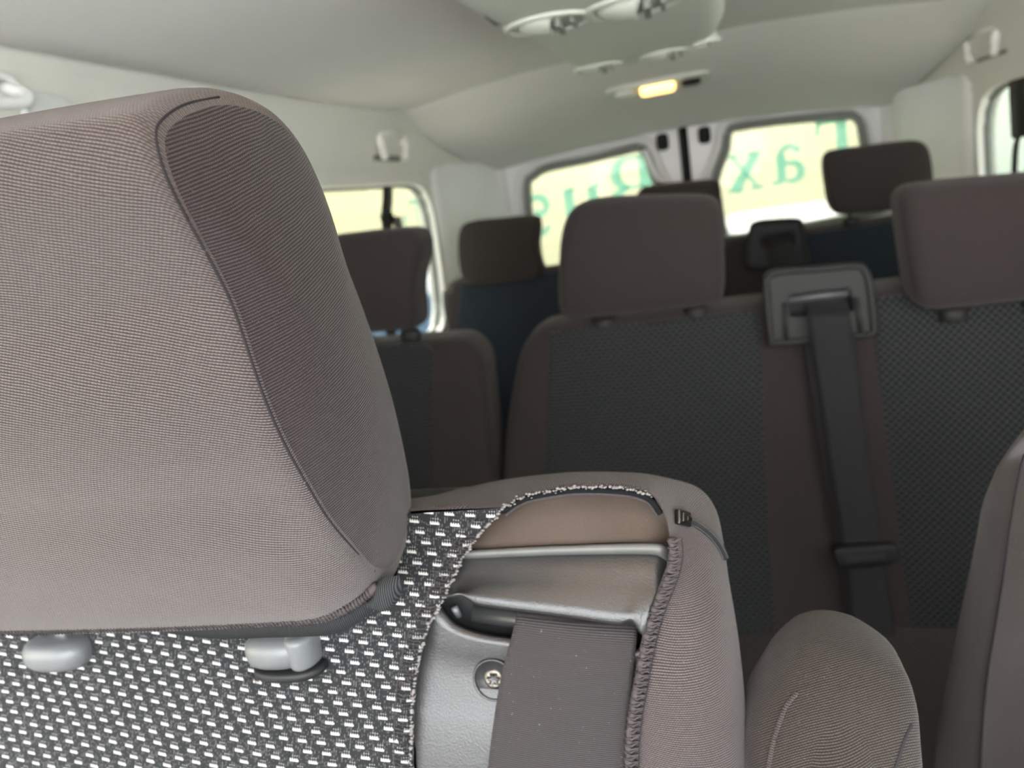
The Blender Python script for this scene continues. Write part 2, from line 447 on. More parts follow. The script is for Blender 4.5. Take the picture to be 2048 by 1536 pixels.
# ceiling: a cambered cloth headliner with a rolled edge
rows = []
xs = np.linspace(-.692, .752, 41)
for y in [-.46, -.25, 0, .4, .8, 1.1, 1.4, 1.6, 1.8, 1.9, 2.0, 2.06, 2.10]:
    zc = float(np.interp(y, [-.46, 0, .8, 1.2, 1.5, 1.75, 1.95, 2.06, 2.1], [.252, .270, .278, .279, .283, .293, .303, .309, .325]))
    rows.append([(x, y, zc - roof_drop(x) + (.02 if i in (0, 40) else 0)) for i, x in enumerate(xs)])
v1 = grid(rows)
rows2 = [[(p[0], p[1], p[2] + .05) for p in r] for r in rows]
struct('ceiling', *join(v1, grid(rows2)), MAT['headliner'], 'pale grey cloth headliner over the seats')
# rear header: slopes from the ceiling down to the rear doors
rows = []
for y, z in [(2.00, .330), (2.02, .312), (2.06, .302), (2.14, .287), (2.25, .267), (2.4, .241), (2.55, .217), (2.7, .193), (2.85, .169), (2.93, .155), (2.965, .150), (2.99, .16), (3.0, .2)]:
    rows.append([(x, y, z - roof_drop(x) * .95) for x in xs])
struct('trim_1', *grid(rows), MAT['headliner'], 'smooth pale header sloping down to the rear doors')
# side rails over the side windows, each with a soft S section
def rail(name, sgn, label):
    xw = XL if sgn < 0 else XR
    rows = []
    sec = [(.10, .32), (.075, .275), (.066, .240), (.050, .222), (.030, .185), (.008, .135), (-.004, .105), (.0, .088), (-.03, .084)]
    if sgn < 0: sec = [(a, b) for a, b in sec]
    for y in [-.35, .2, .6, .95, 1.3, 1.7, 2.1, 2.3, 2.45, 2.6, 2.8, 2.98]:
        d = 0 if y < 2.3 else (y - 2.3) * .12
        rows.append([(xw - sgn * (a + d * .35), y, b - d * .25) for a, b in cr(sec, 26)])
    return struct(name, *grid(rows), MAT['trim'], label)
rail('trim_2', -1, 'pale moulded rail above the left side windows')
rail('trim_3', 1, 'pale moulded rail above the right side windows')
# side walls with window openings
WIN_L = [(1.42, -.34), (2.26, -.36), (2.33, -.30), (2.355, -.20), (2.37, -.08), (2.375, .0), (2.35, .055), (2.28, .082), (2.15, .088), (1.42, .088), (1.36, .05), (1.36, -.28)]
WIN_F = [(-.25, -.28), (.55, -.28), (.60, -.22), (.58, .12), (.52, .16), (.0, .16), (-.1, .1)]
def side_wall(name, xw, sgn, label):
    outer = [(-.6, FLOOR), (3.05, FLOOR), (3.05, .36), (-.2, .36), (-.35, .15), (-.6, -.2)]
    hole = cr(WIN_L, 60, True, False); hole2 = cr(WIN_F, 40, True, False)
    return struct(name, *plate(outer, [hole, hole2], lambda u, v, w: np.array([xw + sgn * w, u, v]), .045), MAT['trim'], label, False)
side_wall('wall_left', XL, -1, 'pale side panel of the van on the left')
side_wall('wall_right', XR, 1, 'pale side panel of the van on the right')
def side_glass(name, xw, sgn, label):
    w = struct(name, *plate(cr(WIN_L, 60, True, False), [], lambda u, v, q: np.array([xw + sgn * (.030 + q), u, v]), .004), MAT['glass'], label, False)
    loop = cr(WIN_L, 90, True, False)
    s = tube([(xw + sgn * .026, p[0], p[1]) for p in loop] + [(xw + sgn * .026, loop[0][0], loop[0][1])], .010, 8, False, 1.0, (1, 0, 0))
    mesh('window_seal', *s, MAT['rubber'], w)
    return w
win_l = side_glass('window_1', XL, -1, 'left rear side window with film lettering')
win_r = side_glass('window_2', XR, 1, 'right rear side window with film lettering')
struct('trim_10', *join(box(XL - .05, XR + .05, -.46, 3.06, .36, .40), box(XL - .02, XR + .02, 3.0, 3.05, .158, .36)), MAT['paint'], 'white roof panel of the van', False)
# D pillars: curved panels between the side windows and the rear doors
def d_pillar(name, xw, sgn, xd, label):
    rows = []
    for z in np.linspace(-1.2, .14, 24):
        f = max(0, (z + .25) / .39)
        ye = 2.40 if z > -.3 else 2.40
        pts = [(xw, ye), (xw - sgn * .012, ye + .02), (xw - sgn * .022, ye + .12), (xw - sgn * (.034 + .03 * f), ye + .30), (xw - sgn * (.055 + .03 * f), ye + .44), (xd + sgn * .02, 2.93), (xd, 2.975), (xd, 3.0)]
        rows.append([(p[0], p[1], z) for p in cr(pts, 26)])
    return struct(name, *grid(rows), MAT['pillar'], label)
d_pillar('trim_4', XL, -1, -.625, 'white corner pillar trim behind the left side window')
d_pillar('trim_5', XR, 1, .715, 'white corner pillar trim behind the right side window')

# rear doors with a window each
def bez(px, y=3.0): return [tuple(at_y(a, b, y)[[0, 2]]) for a, b in px]
HOLE_L = bez([(1055, 372), (1068, 352), (1095, 336), (1180, 318), (1268, 297), (1283, 297), (1292, 306), (1305, 345), (1322, 385), (1330, 420), (1335, 505), (1100, 548), (1082, 535), (1064, 470)])
HOLE_R = bez([(1455, 268), (1468, 256), (1560, 242), (1690, 231), (1712, 235), (1722, 250), (1727, 280), (1752, 405), (1745, 425), (1460, 478), (1447, 470), (1436, 400), (1430, 370), (1438, 335), (1452, 300)])
def rear_door(name, x0, x1, hole, label):
    outer = [(x0, FLOOR + .05), (x1, FLOOR + .05), (x1, .165), (x0, .165)]
    H = cr(hole, 70, True)
    d = struct(name, *plate(outer, [H], lambda u, v, w: np.array([u, 3.0 + w, v]), .05), MAT['paint'], label, False)
    loop = list(H) + [H[0]]
    mesh('window_seal', *tube([(p[0], 3.0, p[1]) for p in loop], .016, 10, False, 1.0, (0, 1, 0)), MAT['rubber'], d)
    # raised rim pressed round the opening
    A = np.array(H); c = A.mean(0)
    big = [tuple(c + (p - c) * (1 + .035 / max(np.linalg.norm(p - c), .05))) for p in A]
    mesh('window_rim', *tube([(p[0], 2.995, p[1]) for p in big] + [(big[0][0], 2.995, big[0][1])], .012, 8, False, 1.0, (0, 1, 0)), MAT['paint'], d)
    mesh('window_pane', *plate(H, [], lambda u, v, w: np.array([u, 3.025 + w, v]), .004), MAT['glass'], d, False)
    return d
door_l = rear_door('door_1', -.66, .042, HOLE_L, 'left white rear door of the van')
door_r = rear_door('door_2', .066, .76, HOLE_R, 'right white rear door of the van')
mesh('edge_seal', *join(rbox(.032, .050, 2.980, 3.01, -1.15, .15, .006, 'y'), box(.02, .09, 3.045, 3.055, FLOOR + .05, .16)), MAT['black'], door_l)
def latch(px, d):
    p = at_y(px[0], px[1], 2.985)
    mesh('latch', *join(rbox(p[0] - .022, p[0] + .022, 2.972, 3.0, p[2] - .030, p[2] + .030, .012, 'y'), lathe([(.002, -.004), (.013, -.004), (.016, .002), (.016, .02)], lambda a, b, w: np.array([p[0] + a, 2.972 + w, p[2] + b]), 16)), MAT['black'], d)
latch((1325, 284), door_l); latch((1409, 270), door_r)
# grey recessed strip beside each latch
def door_rib(px, d):
    P = [at_y(a, b, 2.99) for a, b in px]
    mesh('pressed_rib', *tube(cr(P, 20), .012, 8), MAT['paint'], d)
door_rib([(1290, 300), (1312, 352), (1340, 362)], door_l); door_rib([(1440, 275), (1425, 330), (1405, 355)], door_r)

# letters of the window film (mirrored: they are meant to be read from outside)
def glyph(ch):
    def seg(a, b, w0, w1=None):
        a = np.array(a, float); b = np.array(b, float); w1 = w1 or w0; t = (b - a) / np.linalg.norm(b - a); n = np.array([-t[1], t[0]])
        return [a + n * w0 / 2, a - n * w0 / 2, b - n * w1 / 2, b + n * w1 / 2]
    def arc(c, rx, ry, t0, t1, wmid, wend, k=10):
        out = []
        T = np.linspace(math.radians(t0), math.radians(t1), k)
        for i in range(k - 1):
            wa = wend + (wmid - wend) * math.sin(math.pi * i / (k - 1)); wb = wend + (wmid - wend) * math.sin(math.pi * (i + 1) / (k - 1))
            pa = np.array([c[0] + rx * math.cos(T[i]), c[1] + ry * math.sin(T[i])]); pb = np.array([c[0] + rx * math.cos(T[i + 1]), c[1] + ry * math.sin(T[i + 1])])
            out.append(seg(pa, pb, wa, wb))
        return out
    if ch == 'T': return [seg((.4, 0), (.4, .96), .17), seg((0, .93), (.8, .93), .1), seg((.04, .96), (.0, .72), .06), seg((.76, .96), (.8, .72), .06), seg((.2, .025), (.6, .025), .05)], .84
    if ch == 'a': return [seg((.43, .04), (.43, .5), .15)] + arc((.28, .47), .16, .17, 0, 165, .09, .12) + arc((.25, .19), .17, .16, 60, 300, .14, .06) + [seg((.3, .36), (.43, .36), .06), seg((.43, .03), (.58, .05), .06)], .6
    if ch == 'x': return [seg((.08, .62), (.5, .02), .17), seg((.5, .62), (.08, .02), .06), seg((0, .63), (.24, .63), .05), seg((.38, .63), (.6, .63), .05), seg((0, .025), (.22, .025), .05), seg((.34, .025), (.62, .025), .05)], .64
    if ch == 'i': return [seg((.16, .02), (.16, .63), .16), seg((.02, .63), (.16, .63), .05), seg((.02, .025), (.32, .025), .05)] + arc((.16, .84), .05, .05, 0, 360, .12, .12), .36
    if ch == 'B': return [seg((.16, 0), (.16, .96), .18), seg((0, .935), (.42, .935), .05), seg((0, .025), (.46, .025), .05), seg((.2, .5), (.45, .5), .05)] + arc((.42, .72), .2, .215, -90, 90, .17, .06) + arc((.44, .26), .25, .235, -90, 90, .18, .06), .76
    if ch == 'u': return [seg((.12, .62), (.12, .2), .15), seg((.5, .64), (.5, .02), .15), seg((0, .625), (.14, .625), .05), seg((.38, .625), (.52, .625), .05), seg((.5, .03), (.63, .03), .05)] + arc((.3, .2), .18, .16, 180, 340, .12, .1), .68
    if ch == 's': return arc((.22, .47), .15, .14, 20, 250, .12, .07) + arc((.24, .19), .16, .16, 70, -160, .12, .07) + [seg((.18, .36), (.28, .32), .14)], .46
    return [], .3
def lettering(text, parent, start, along, up, h, out, mat, gap=.05):
    """start: foot of the first letter, along: reading direction seen from outside, up, h: cap height"""
    vs, fs = [], []; cur = 0.0
    for ch in text:
        polys, adv = glyph(ch)
        for i, q in enumerate(polys):
            k = len(vs); e = .0003 + .0009 * i
            for dz in (e, e + .0006):
                for p in q: vs.append(np.array(start) + np.array(along) * ((cur + p[0]) * h) + np.array(up) * (p[1] * h) + np.array(out) * dz)
            fs += [(k, k + 1, k + 2, k + 3), (k + 4, k + 5, k + 6, k + 7)] + [(k + j, k + (j + 1) % 4, k + 4 + (j + 1) % 4, k + 4 + j) for j in range(4)]
        cur += adv + gap
    return mesh('lettering', vs, fs, mat, parent, False)
pT = at_y(1715, 318, 3.029)
lettering('Tax', door_r, (.672, 3.029, -.098), (-1, 0, -.02), (0, 0, 1), .205, (0, 1, 0), MAT['lettering'], .15)
lettering('Bus', door_l, (-.062, 3.029, -.150), (-1, 0, -.02), (0, 0, 1), .245, (0, 1, 0), MAT['lettering'], .11)
lettering('Taxi', win_l, (XL - .034, 2.365, -.085), (0, -1, 0), (0, 0, 1), .13, (-1, 0, 0), MAT['lettering_grey'], .05)
lettering('Bus', win_r, (XR + .034, 1.95, -.02), (0, 1, 0), (0, 0, 1), .10, (1, 0, 0), MAT['lettering_grey'], .06)
# front end: dashboard and screen pillars (behind the photographer)
struct('trim_6', *join(rbox(XL + .02, XR - .02, -1.15, -.62, FLOOR, -.42, .05, 'z'), rbox(XL + .02, XR - .02, -1.6, -1.1, FLOOR, -.5, .05, 'z')), MAT['dashboard'], 'dark dashboard at the front of the van')
struct('trim_7', *tube([(XL - .01, -1.15, -.42), (XL, -.7, .0), (XL + .05, -.44, .24)], .045, 10), MAT['trim'], 'left windscreen pillar')
struct('trim_8', *tube([(XR + .01, -1.15, -.42), (XR, -.7, .0), (XR - .05, -.44, .24)], .045, 10), MAT['trim'], 'right windscreen pillar')

# ================================================================== NEAR FRONT SEAT
P1 = Plane(.365, -.26, .25)
front = thing('car_seat', 'near front seat with raised taupe headrest, dash-patterned cover and an opening over its belt guide', 'car seat', (-.31, .33, FLOOR))
# -- cover: brown border lofted from the opening's edge out to the silhouette and round the back
INNER = [(-900, 1075), (300, 1050), (700, 1032), (850, 1022), (960, 1018), (1008, 1014), (1030, 1000), (1065, 988), (1150, 974), (1250, 977), (1300, 990), (1326, 1025), (1338, 1070), (1338, 1120), (1325, 1165), (1302, 1222), (1283, 1290), (1268, 1370), (1256, 1440), (1250, 1536), (1262, 1800), (1300, 2300)]
OUTER = [(-900, 1045), (300, 1035), (700, 1022), (840, 1008), (890, 988), (940, 975), (1000, 966), (1060, 961), (1150, 957), (1240, 956), (1310, 957), (1365, 963), (1405, 982), (1433, 1022), (1447, 1085), (1458, 1160), (1470, 1230), (1480, 1300), (1490, 1400), (1497, 1536), (1505, 1800), (1510, 2300)]
def nearcurve(pts, n, w): return cr([P1.hit(a, b, w) for a, b in pts], n)
NS = 220
O_W = [.075] * 12 + [.070, .062, .054, .048, .045, .043] + [.042] * 4
# pair samples by the control-point index so that both run together
def paired(pts, n, w):
    P = [P1.hit(a, b, w[i] if isinstance(w, list) else w) for i, (a, b) in enumerate(pts)]; out = []
    per = n // (len(P) - 1)
    for i in range(len(P) - 1):
        a, b, c, d = P[max(i - 1, 0)], P[i], P[i + 1], P[min(i + 2, len(P) - 1)]
        for t in np.linspace(0, 1, per, endpoint=False): out.append(.5 * ((2 * b) + (c - a) * t + (2 * a - 5 * b + 4 * c - d) * t * t + (3 * b - a - 3 * c + d) * t ** 3))
    out.append(P[-1]); return out
I_ = paired(INNER, NS, 0.0); O_ = paired(OUTER, NS, O_W)
rows = []
for a, o in zip(I_, O_):
    d = o - a; r = []
    wd = np.linalg.norm(d[[0, 2]])
    bul = min(.011, wd * .22)
    r.append(a + np.array([0, .006, 0]))
    r.append(a + np.array([0, .001, 0]))
    for u in np.linspace(.04, 1, 16):
        th = u * math.pi / 2
        wt = min(1, max(0, (d[1] - .045) / .020))
        lat = math.sin(th) * (1 - wt) + u * wt; dep = (1 - math.cos(th)) * (1 - wt) + u * wt
        r.append(a + np.array([d[0] * lat, d[1] * dep - bul * math.sin(u * math.pi) * (1 - wt), d[2] * lat + wt * .0065 * math.sin(u * math.pi)]))
    for u, q in ((.25, .985), (.5, .93), (.75, .84), (1, .7)):
        r.append(a + np.array([d[0] * q, d[1] + .06 * u, d[2] * q - .05 * u]))
    rows.append(r)
border = mesh('backrest_cover', *grid(rows), MAT['taupe_border'], front, uv=grid_uv(rows))
# shell behind the cover and the padding that carries it
mesh('backrest_shell', *pillow([(-.60, -.86), (-.02, -.86), (-.015, -.5), (-.03, -.30), (-.06, -.215), (-.12, -.195), (-.5, -.195), (-.57, -.215), (-.595, -.3)], lambda u, v, w: P1.p(u, v, .05 + w), .09, .03), MAT['black'], front)
# -- patterned centre panel, from far left to the left edge of the opening
LEFT_EDGE = [(1008, 1014), (985, 1040), (958, 1070), (930, 1110), (902, 1165), (878, 1215), (853, 1265), (834, 1335), (824, 1420), (821, 1536), (830, 1800), (850, 2300)]
E_ = nearcurve(LEFT_EDGE, 120, 0.0)
rows = []
z_top_far = P1.hit(-900, 1075)
for i, e in enumerate(E_):
    t = i / 119; r = [e + np.array([0, .006, 0]), e + np.array([0, .001, 0])]
    xl = -.585
    for u in np.linspace(.01, 1, 40):
        x = e[0] + (xl - e[0]) * u
        # top edge of the panel follows the border's inner edge
        z = e[2]
        if t < .25:
            lim = np.interp(x, [q[0] for q in I_[:100]], [q[2] for q in I_[:100]])
            z = e[2] + (lim - E_[0][2]) * (1 - t / .25)
        yb = -.006 * math.sin(min(1, u * 3) * math.pi / 2) + .0
        puck = .0012 * math.sin(i * .9) * math.exp(-u * 25)
        r.append(P1.p(x, z, yb + puck))
    rows.append(r)
panel = mesh('center_panel', *grid(rows), MAT['dash'], front)
tag(panel, 'black fabric panel woven with rows of white dashes', None)
# -- plastic belt guide seen through the opening
guide = None
def prow(px, w, n=60): return cr([P1.hit(q[0], q[1], q[2] if len(q) > 2 else w) for q in px], n)
def lrows(spec, n=60): return grid([prow(px, w, n) for px, w in spec])
TOPROW = [(980, 1060), (1040, 1004), (1100, 988), (1200, 982), (1290, 992), (1345, 1050)]
up_spec = [
    ([(930, 1030), (1050, 1000), (1150, 990), (1260, 992), (1352, 1010, .022)], .024),
    ([(915, 1060), (1050, 1040), (1150, 1032), (1260, 1030), (1352, 1040, .022)], .018),
    ([(905, 1092), (1050, 1082), (1150, 1078), (1290, 1076), (1352, 1078, .022)], .014),
    ([(900, 1101), (1050, 1092), (1150, 1088), (1290, 1084), (1352, 1090, .022)], .0125)]
guide = mesh('belt_guide', *lrows(up_spec), MAT['warm_lit'], front)
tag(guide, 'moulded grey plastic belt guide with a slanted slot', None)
mesh('trim_strip', *lrows([
    ([(895, 1102), (1050, 1093), (1150, 1089), (1290, 1085), (1330, 1090), (1352, 1110, .022)], .0145),
    ([(895, 1103), (1050, 1094), (1150, 1090), (1290, 1086), (1330, 1091), (1352, 1111, .022)], .0085),
    ([(893, 1106), (1050, 1097), (1150, 1093), (1290, 1090), (1328, 1096), (1352, 1116, .022)], .0068),
    ([(890, 1115), (1050, 1108), (1150, 1105), (1290, 1103), (1322, 1108), (1348, 1130, .020)], .0066),
    ([(890, 1119), (1050, 1112), (1150, 1109), (1290, 1108), (1320, 1113), (1348, 1134, .020)], .0085),
    ([(890, 1120), (1050, 1113), (1150, 1110), (1290, 1109), (1320, 1114), (1348, 1135, .020)], .0145)]), MAT['strip'], guide)
mesh('upper_panel', *lrows([
    ([(880, 1112), (1050, 1108), (1150, 1106), (1290, 1106), (1325, 1112), (1348, 1135, .020)], .0150),
    ([(880, 1121), (1050, 1116), (1150, 1113), (1290, 1114), (1322, 1122), (1348, 1140, .020)], .0120),
    ([(875, 1150), (1050, 1142), (1150, 1140), (1290, 1146), (1320, 1155), (1348, 1160, .020)], .0095),
    ([(868, 1170), (1050, 1166), (1150, 1168), (1290, 1180), (1318, 1186), (1345, 1190, .018)], .0042),
    ([(862, 1184, .010), (930, 1185), (1050, 1198), (1150, 1210), (1240, 1222), (1296, 1220), (1350, 1225, .010)], -.0010),
    ([(862, 1196, .010), (900, 1190), (922, 1187), (942, 1197), (960, 1206), (1050, 1218), (1150, 1231), (1215, 1241), (1240, 1243), (1262, 1237), (1276, 1250), (1290, 1266), (1330, 1262, .010)], -.0036),
    ([(862, 1199, .010), (900, 1194), (922, 1191), (942, 1201), (960, 1210), (1050, 1222), (1150, 1235), (1215, 1245), (1240, 1247), (1262, 1241), (1275, 1254), (1289, 1270), (1330, 1266, .010)], -.0022),
    ([(862, 1202, .010), (900, 1196), (922, 1193), (942, 1203), (960, 1212), (1050, 1224), (1150, 1237), (1215, 1247), (1240, 1249), (1262, 1243), (1273, 1256), (1287, 1271), (1330, 1268, .010)], .0075),
    ([(862, 1200, .010), (900, 1195), (922, 1192), (942, 1202), (960, 1211), (1050, 1223), (1150, 1236), (1215, 1246), (1240, 1248), (1262, 1242), (1273, 1255), (1287, 1270), (1330, 1266, .010)], .030)], 110), MAT['grained'], guide)
lower = mesh('lower_panel', *lrows([
    ([(880, 1196), (893, 1222), (915, 1246), (955, 1262), (1010, 1272), (1100, 1282), (1200, 1292), (1262, 1296), (1300, 1288)], .040),
    ([(868, 1200), (888, 1224), (912, 1248), (955, 1265), (1010, 1275), (1100, 1285), (1200, 1295), (1262, 1299), (1310, 1290)], .0125),
    ([(862, 1202, .010), (886, 1227), (910, 1251), (955, 1268), (1010, 1278), (1100, 1288), (1200, 1298), (1262, 1302), (1315, 1292)], .0100),
    ([(845, 1215), (872, 1245), (905, 1268), (955, 1284), (1010, 1293), (1100, 1303), (1200, 1312), (1262, 1316), (1325, 1300)], .0095),
    ([(825, 1260), (860, 1290), (900, 1305), (955, 1316), (1010, 1323), (1100, 1330), (1200, 1336), (1330, 1330)], .0130),
    ([(815, 1330), (850, 1345), (900, 1355), (955, 1360), (1010, 1364), (1100, 1368), (1200, 1372), (1330, 1375)], .0135),
    ([(812, 1420), (850, 1425), (900, 1428), (955, 1430), (1010, 1432), (1100, 1434), (1200, 1436), (1330, 1440)], .0105),
    ([(832, 1500), (850, 1500), (900, 1500), (955, 1500), (1010, 1500), (1100, 1500), (1200, 1500), (1330, 1500)], .0085),
    ([(836, 1600), (870, 1600), (920, 1600), (955, 1600), (1010, 1600), (1100, 1600), (1200, 1600), (1330, 1600)], .0085),
    ([(860, 2200), (880, 2200), (920, 2200), (955, 2200), (1010, 2200), (1100, 2200), (1200, 2200), (1330, 2200)], .012)], 90), MAT['grained'], guide)
# recess behind the slot: dark box with a grey roller plate
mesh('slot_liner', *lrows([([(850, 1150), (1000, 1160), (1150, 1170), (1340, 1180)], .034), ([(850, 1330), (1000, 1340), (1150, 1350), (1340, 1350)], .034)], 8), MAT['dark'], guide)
mesh('slot_roller', *tube([P1.hit(948, 1226, .026), P1.hit(1100, 1246, .026), P1.hit(1275, 1268, .026)], .0060, 12), MAT['grained'], guide)
mesh('slot_clip', *tube([P1.hit(908, 1214, .020), P1.hit(918, 1232, .024)], .0022, 8), MAT['silver'], guide)
# torx screw in its countersunk seat
sc = P1.hit(988, 1358, .0132); nrm = np.array([0, -1, .25]); nrm /= np.linalg.norm(nrm)
ex = np.array([1., 0, 0]); ey = np.cross(nrm, ex)
if ey[2] < 0: ey = -ey
sf = lambda a, b, w: sc + ex * a * 1.22 + ey * b * 1.22 + nrm * (.0016 - w * 1.2)
screw = mesh('screw', *lathe([(.0104, .001), (.0101, -.0004), (.0095, -.0008), (.0089, .0004), (.0084, .0034), (.0082, .0040)], sf, 40), MAT['grained'], guide)
tag(screw, 'recessed steel screw with a star socket', None)
star = [(.0021 + .0007 * math.cos(6 * t)) for t in np.linspace(0, TAU, 48, endpoint=False)]
rws = []
for rr_, ww in ((.0082, .0040), (.0072, .0022), (.0066, .0019), (.0062, .0024), (.0056, .0022), (.0048, .0010), (.0038, .0006)):
    rws.append([sf(rr_ * math.cos(t), rr_ * math.sin(t), ww) for t in np.linspace(0, TAU, 48, endpoint=False)])
for kk, ww in ((1.0, .0006), (.96, .0040), (.05, .0044)):
    rws.append([sf(kk * star[i] * math.cos(t), kk * star[i] * math.sin(t), ww) for i, t in enumerate(np.linspace(0, TAU, 48, endpoint=False))])
mesh('screw_head', *grid(rws, True), MAT['steel'], guide)
# -- edge finishes of the opening
bv_border = bvh_of(border); bv_panel = bvh_of(panel)
top_px = [(1008, 1014), (1030, 1000), (1065, 988), (1150, 974), (1250, 977), (1300, 990), (1326, 1025), (1336, 1060)]
edge = [P1.hit(a, b, .004) for a, b in top_px]
inset = [P1.hit(a, b, .011) for a, b in [(1012, 1030), (1036, 1012), (1068, 1000), (1150, 988), (1240, 990), (1292, 1003), (1314, 1030)]]
mid_ = [P1.hit(a, b, .004) for a, b in [(1004, 1024), (1034, 1006), (1066, 994), (1150, 981), (1246, 984), (1297, 997), (1322, 1028)]]
parts = [tube(cr(mid_, 80), .0016, 8)]
parts.append(grid([cr(mid_, 80), cr([q + np.array([0, .004, 0]) for q in mid_], 80), cr(inset, 80)]))
mesh('edge_binding', *join(*parts), MAT['binding'], front)
# light beads of thread along the opening's left and top edge
beads = []
def bead_line(px, n, size, w, jitter=.0004, bv=None):
    for p in cr([P1.hit(a, b, w) for a, b in px], n):
        s = size * random.uniform(.6, 1.25)
        c = p + np.array([random.gauss(0, jitter), -abs(random.gauss(0, jitter)), random.gauss(0, jitter)])
        beads.append(ball(c, s * 1.3, s, s * .8, 6, 4))
bead_line(LEFT_EDGE[:10], 95, .0010, .0005)
bead_line(top_px[:6], 46, .0009, .0005)
bead_line(top_px[:6], 46, .0006, .0002, .0008)
mesh('edge_thread', *join(*beads), MAT['thread'], front)
pip = [tube(cr(inset, 140), .0010, 6)]
for i, p in enumerate(cr(inset, 120)): pip.append(ball(p + np.array([0, -.0008, .0004]), .0007, .0007, .0006, 5, 4))
mesh('piping', *join(*pip), MAT['thread_mid'], front)
# overlock along the right edge of the opening: a soft rolled hem with crossing loops
hem_px = [(1338, 1075), (1339, 1120), (1327, 1165), (1304, 1222), (1285, 1290), (1270, 1370), (1258, 1440), (1252, 1536), (1262, 1800)]
hemc = cr([P1.hit(a + 7, b, -.0015) for a, b in hem_px], 150)
hp = [tube(hemc, [.0024 + .0005 * math.sin(i * 1.1) + random.uniform(-.0003, .0003) for i in range(150)], 8)]
mesh('rolled_hem', *join(*hp), MAT['thread_mid'], front)
st = []
hl = cr([P1.hit(a - 4, b, -.0022) for a, b in hem_px], 110); hr = cr([P1.hit(a + 26, b, -.0030) for a, b in hem_px], 110)
for i in range(0, 108):
    q = hl[i] if i % 2 else hr[i]; r2 = hr[i + 1] if i % 2 else hl[i + 1]
    mid = (q + r2) / 2 + np.array([0, -.0026, 0])
    st.append(tube([q, mid, r2], .00042 * random.uniform(.7, 1.5), 5))
mesh('overlock_stitching', *join(*st), MAT['thread_mid'], front)
st = [tube([p + np.array([0, -.0004, 0]) for p in hr], .00035, 5)]
mesh('stitch_line', *join(*st), MAT['thread_dark'], front)
# overlock ticks along the panel's edge
st = []
la = cr([P1.hit(a - 3, b, -.0008) for a, b in LEFT_EDGE[1:10]], 64); lb = cr([P1.hit(a - 34, b - 4, -.0012) for a, b in LEFT_EDGE[1:10]], 64)
for i in range(64):
    if random.random() < .9: st.append(tube([la[i], (la[i] + lb[i]) / 2 + np.array([0, -.0012, random.uniform(-.001, .001)]), lb[i]], .00026, 4))
st.append(tube(lb, .00028, 4))
mesh('edge_ticks', *join(*st), MAT['thread_mid'], front)
# -- zip with its metal slider on the right shoulder
zp = []
for a, b in [(1338, 1034), (1362, 1040), (1385, 1048), (1404, 1060), (1420, 1074), (1433, 1090), (1442, 1106), (1447, 1118)]:
    p, nn = on_surface(bv_border, a, b, .0012)
    if p is not None: zp.append(p)
    last = nn if p is not None else None
zc = cr(zp, 120)
ch = [tube(zc[30:], .0016, 6)]; teeth = []
for i in range(34, 119, 2):
    t = zc[min(i + 1, 119)] - zc[i - 1]; t /= np.linalg.norm(t); s = np.cross(t, np.array([0, -1, .3])); s /= np.linalg.norm(s)
    for sg in (-1, 1): teeth.append(ball(zc[i] + s * sg * .0013 + np.array([0, -.0010, .0006]), .0008, .0008, .0008, 6, 4))
zipper = mesh('zipper', *join(*ch), MAT['black'], front)
mesh('zip_teeth', *join(*teeth), MAT['zip'], zipper)
sp_, sn = on_surface(bv_border, 1357, 1038, .0022)
t = zc[45] - zc[3]; t /= np.linalg.norm(t); dc = -sp_ / np.linalg.norm(sp_); sn = sn / np.linalg.norm(sn) + .9 * dc; sn /= np.linalg.norm(sn); s = np.cross(sn, t); s /= np.linalg.norm(s); sn = np.cross(t, s)
if sn[1] > 0: sn = -sn
zf = lambda u, v, w: sp_ + t * u * 1.15 + s * v * 1.15 + sn * (.0022 - w)
parts = [pillow(rrect(-.0058, .0058, -.0036, .0036, .0008), zf, .0030, .0006, resample=False),
         pillow(rrect(-.0034, .0006, -.0022, .0022, .0005), lambda u, v, w: zf(u, v, w - .0010), .0015, .0004, resample=False),
         pillow(rrect(.0008, .0054, -.0012, .0012, .0004), lambda u, v, w: zf(u, v, w - .0008), .0015, .0004, resample=False)]
mesh('slider', *join(*parts), MAT['gunmetal'], zipper)
# -- headrest
XR_H, XL_H = -.168, -.472
def hx(px): return [at_x(a, b, XR_H)[[1, 2]] for a, b in px]
seam_px = [(292, 238), (303, 300), (330, 365), (365, 430), (410, 510), (455, 600), (490, 700), (525, 800), (565, 890), (610, 970), (660, 1050), (710, 1108), (757, 1156)]
back_px = [(792, 1150), (812, 1110), (828, 1050), (829, 980), (816, 900), (793, 800), (763, 700), (728, 600), (698, 520), (668, 420), (638, 340), (603, 272), (558, 218), (500, 184), (430, 168), (360, 180), (312, 206)]
SEAM = hx(seam_px); BACK = hx(back_px)
prof = cr(SEAM + BACK, 150, True); prof = prof[100:] + prof[:100]
P_ = np.array(prof); pc = (P_.max(0) + P_.min(0)) / 2; ph = (P_.max(0) - P_.min(0)) / 2
I0 = int(np.argmin(np.linalg.norm(P_ - SEAM[-1], axis=1)))
HC = (XR_H + XL_H) / 2; HH = (XR_H - XL_H) / 2
def sag(x, z):
    """the cover's lower edge hangs in a soft curve between its two corners"""
    q = min(1, abs((x - HC) / HH)); D = .0235 * (1 - (max(0, q - .70) / .30) ** 2)
    t = min(1, max(0, (-.105 - z) / .075)); return D * t * t * (3 - 2 * t)
def ring(x, inset, s=1.0, droop=True):
    kk = np.maximum(1 - inset / ph, .02) * s; out = []
    for p in P_:
        y, z = pc + (p - pc) * kk
        out.append(np.array([x, y, z - (sag(x, z) if droop else 0)]))
    return out
rows = []
fr = .0075
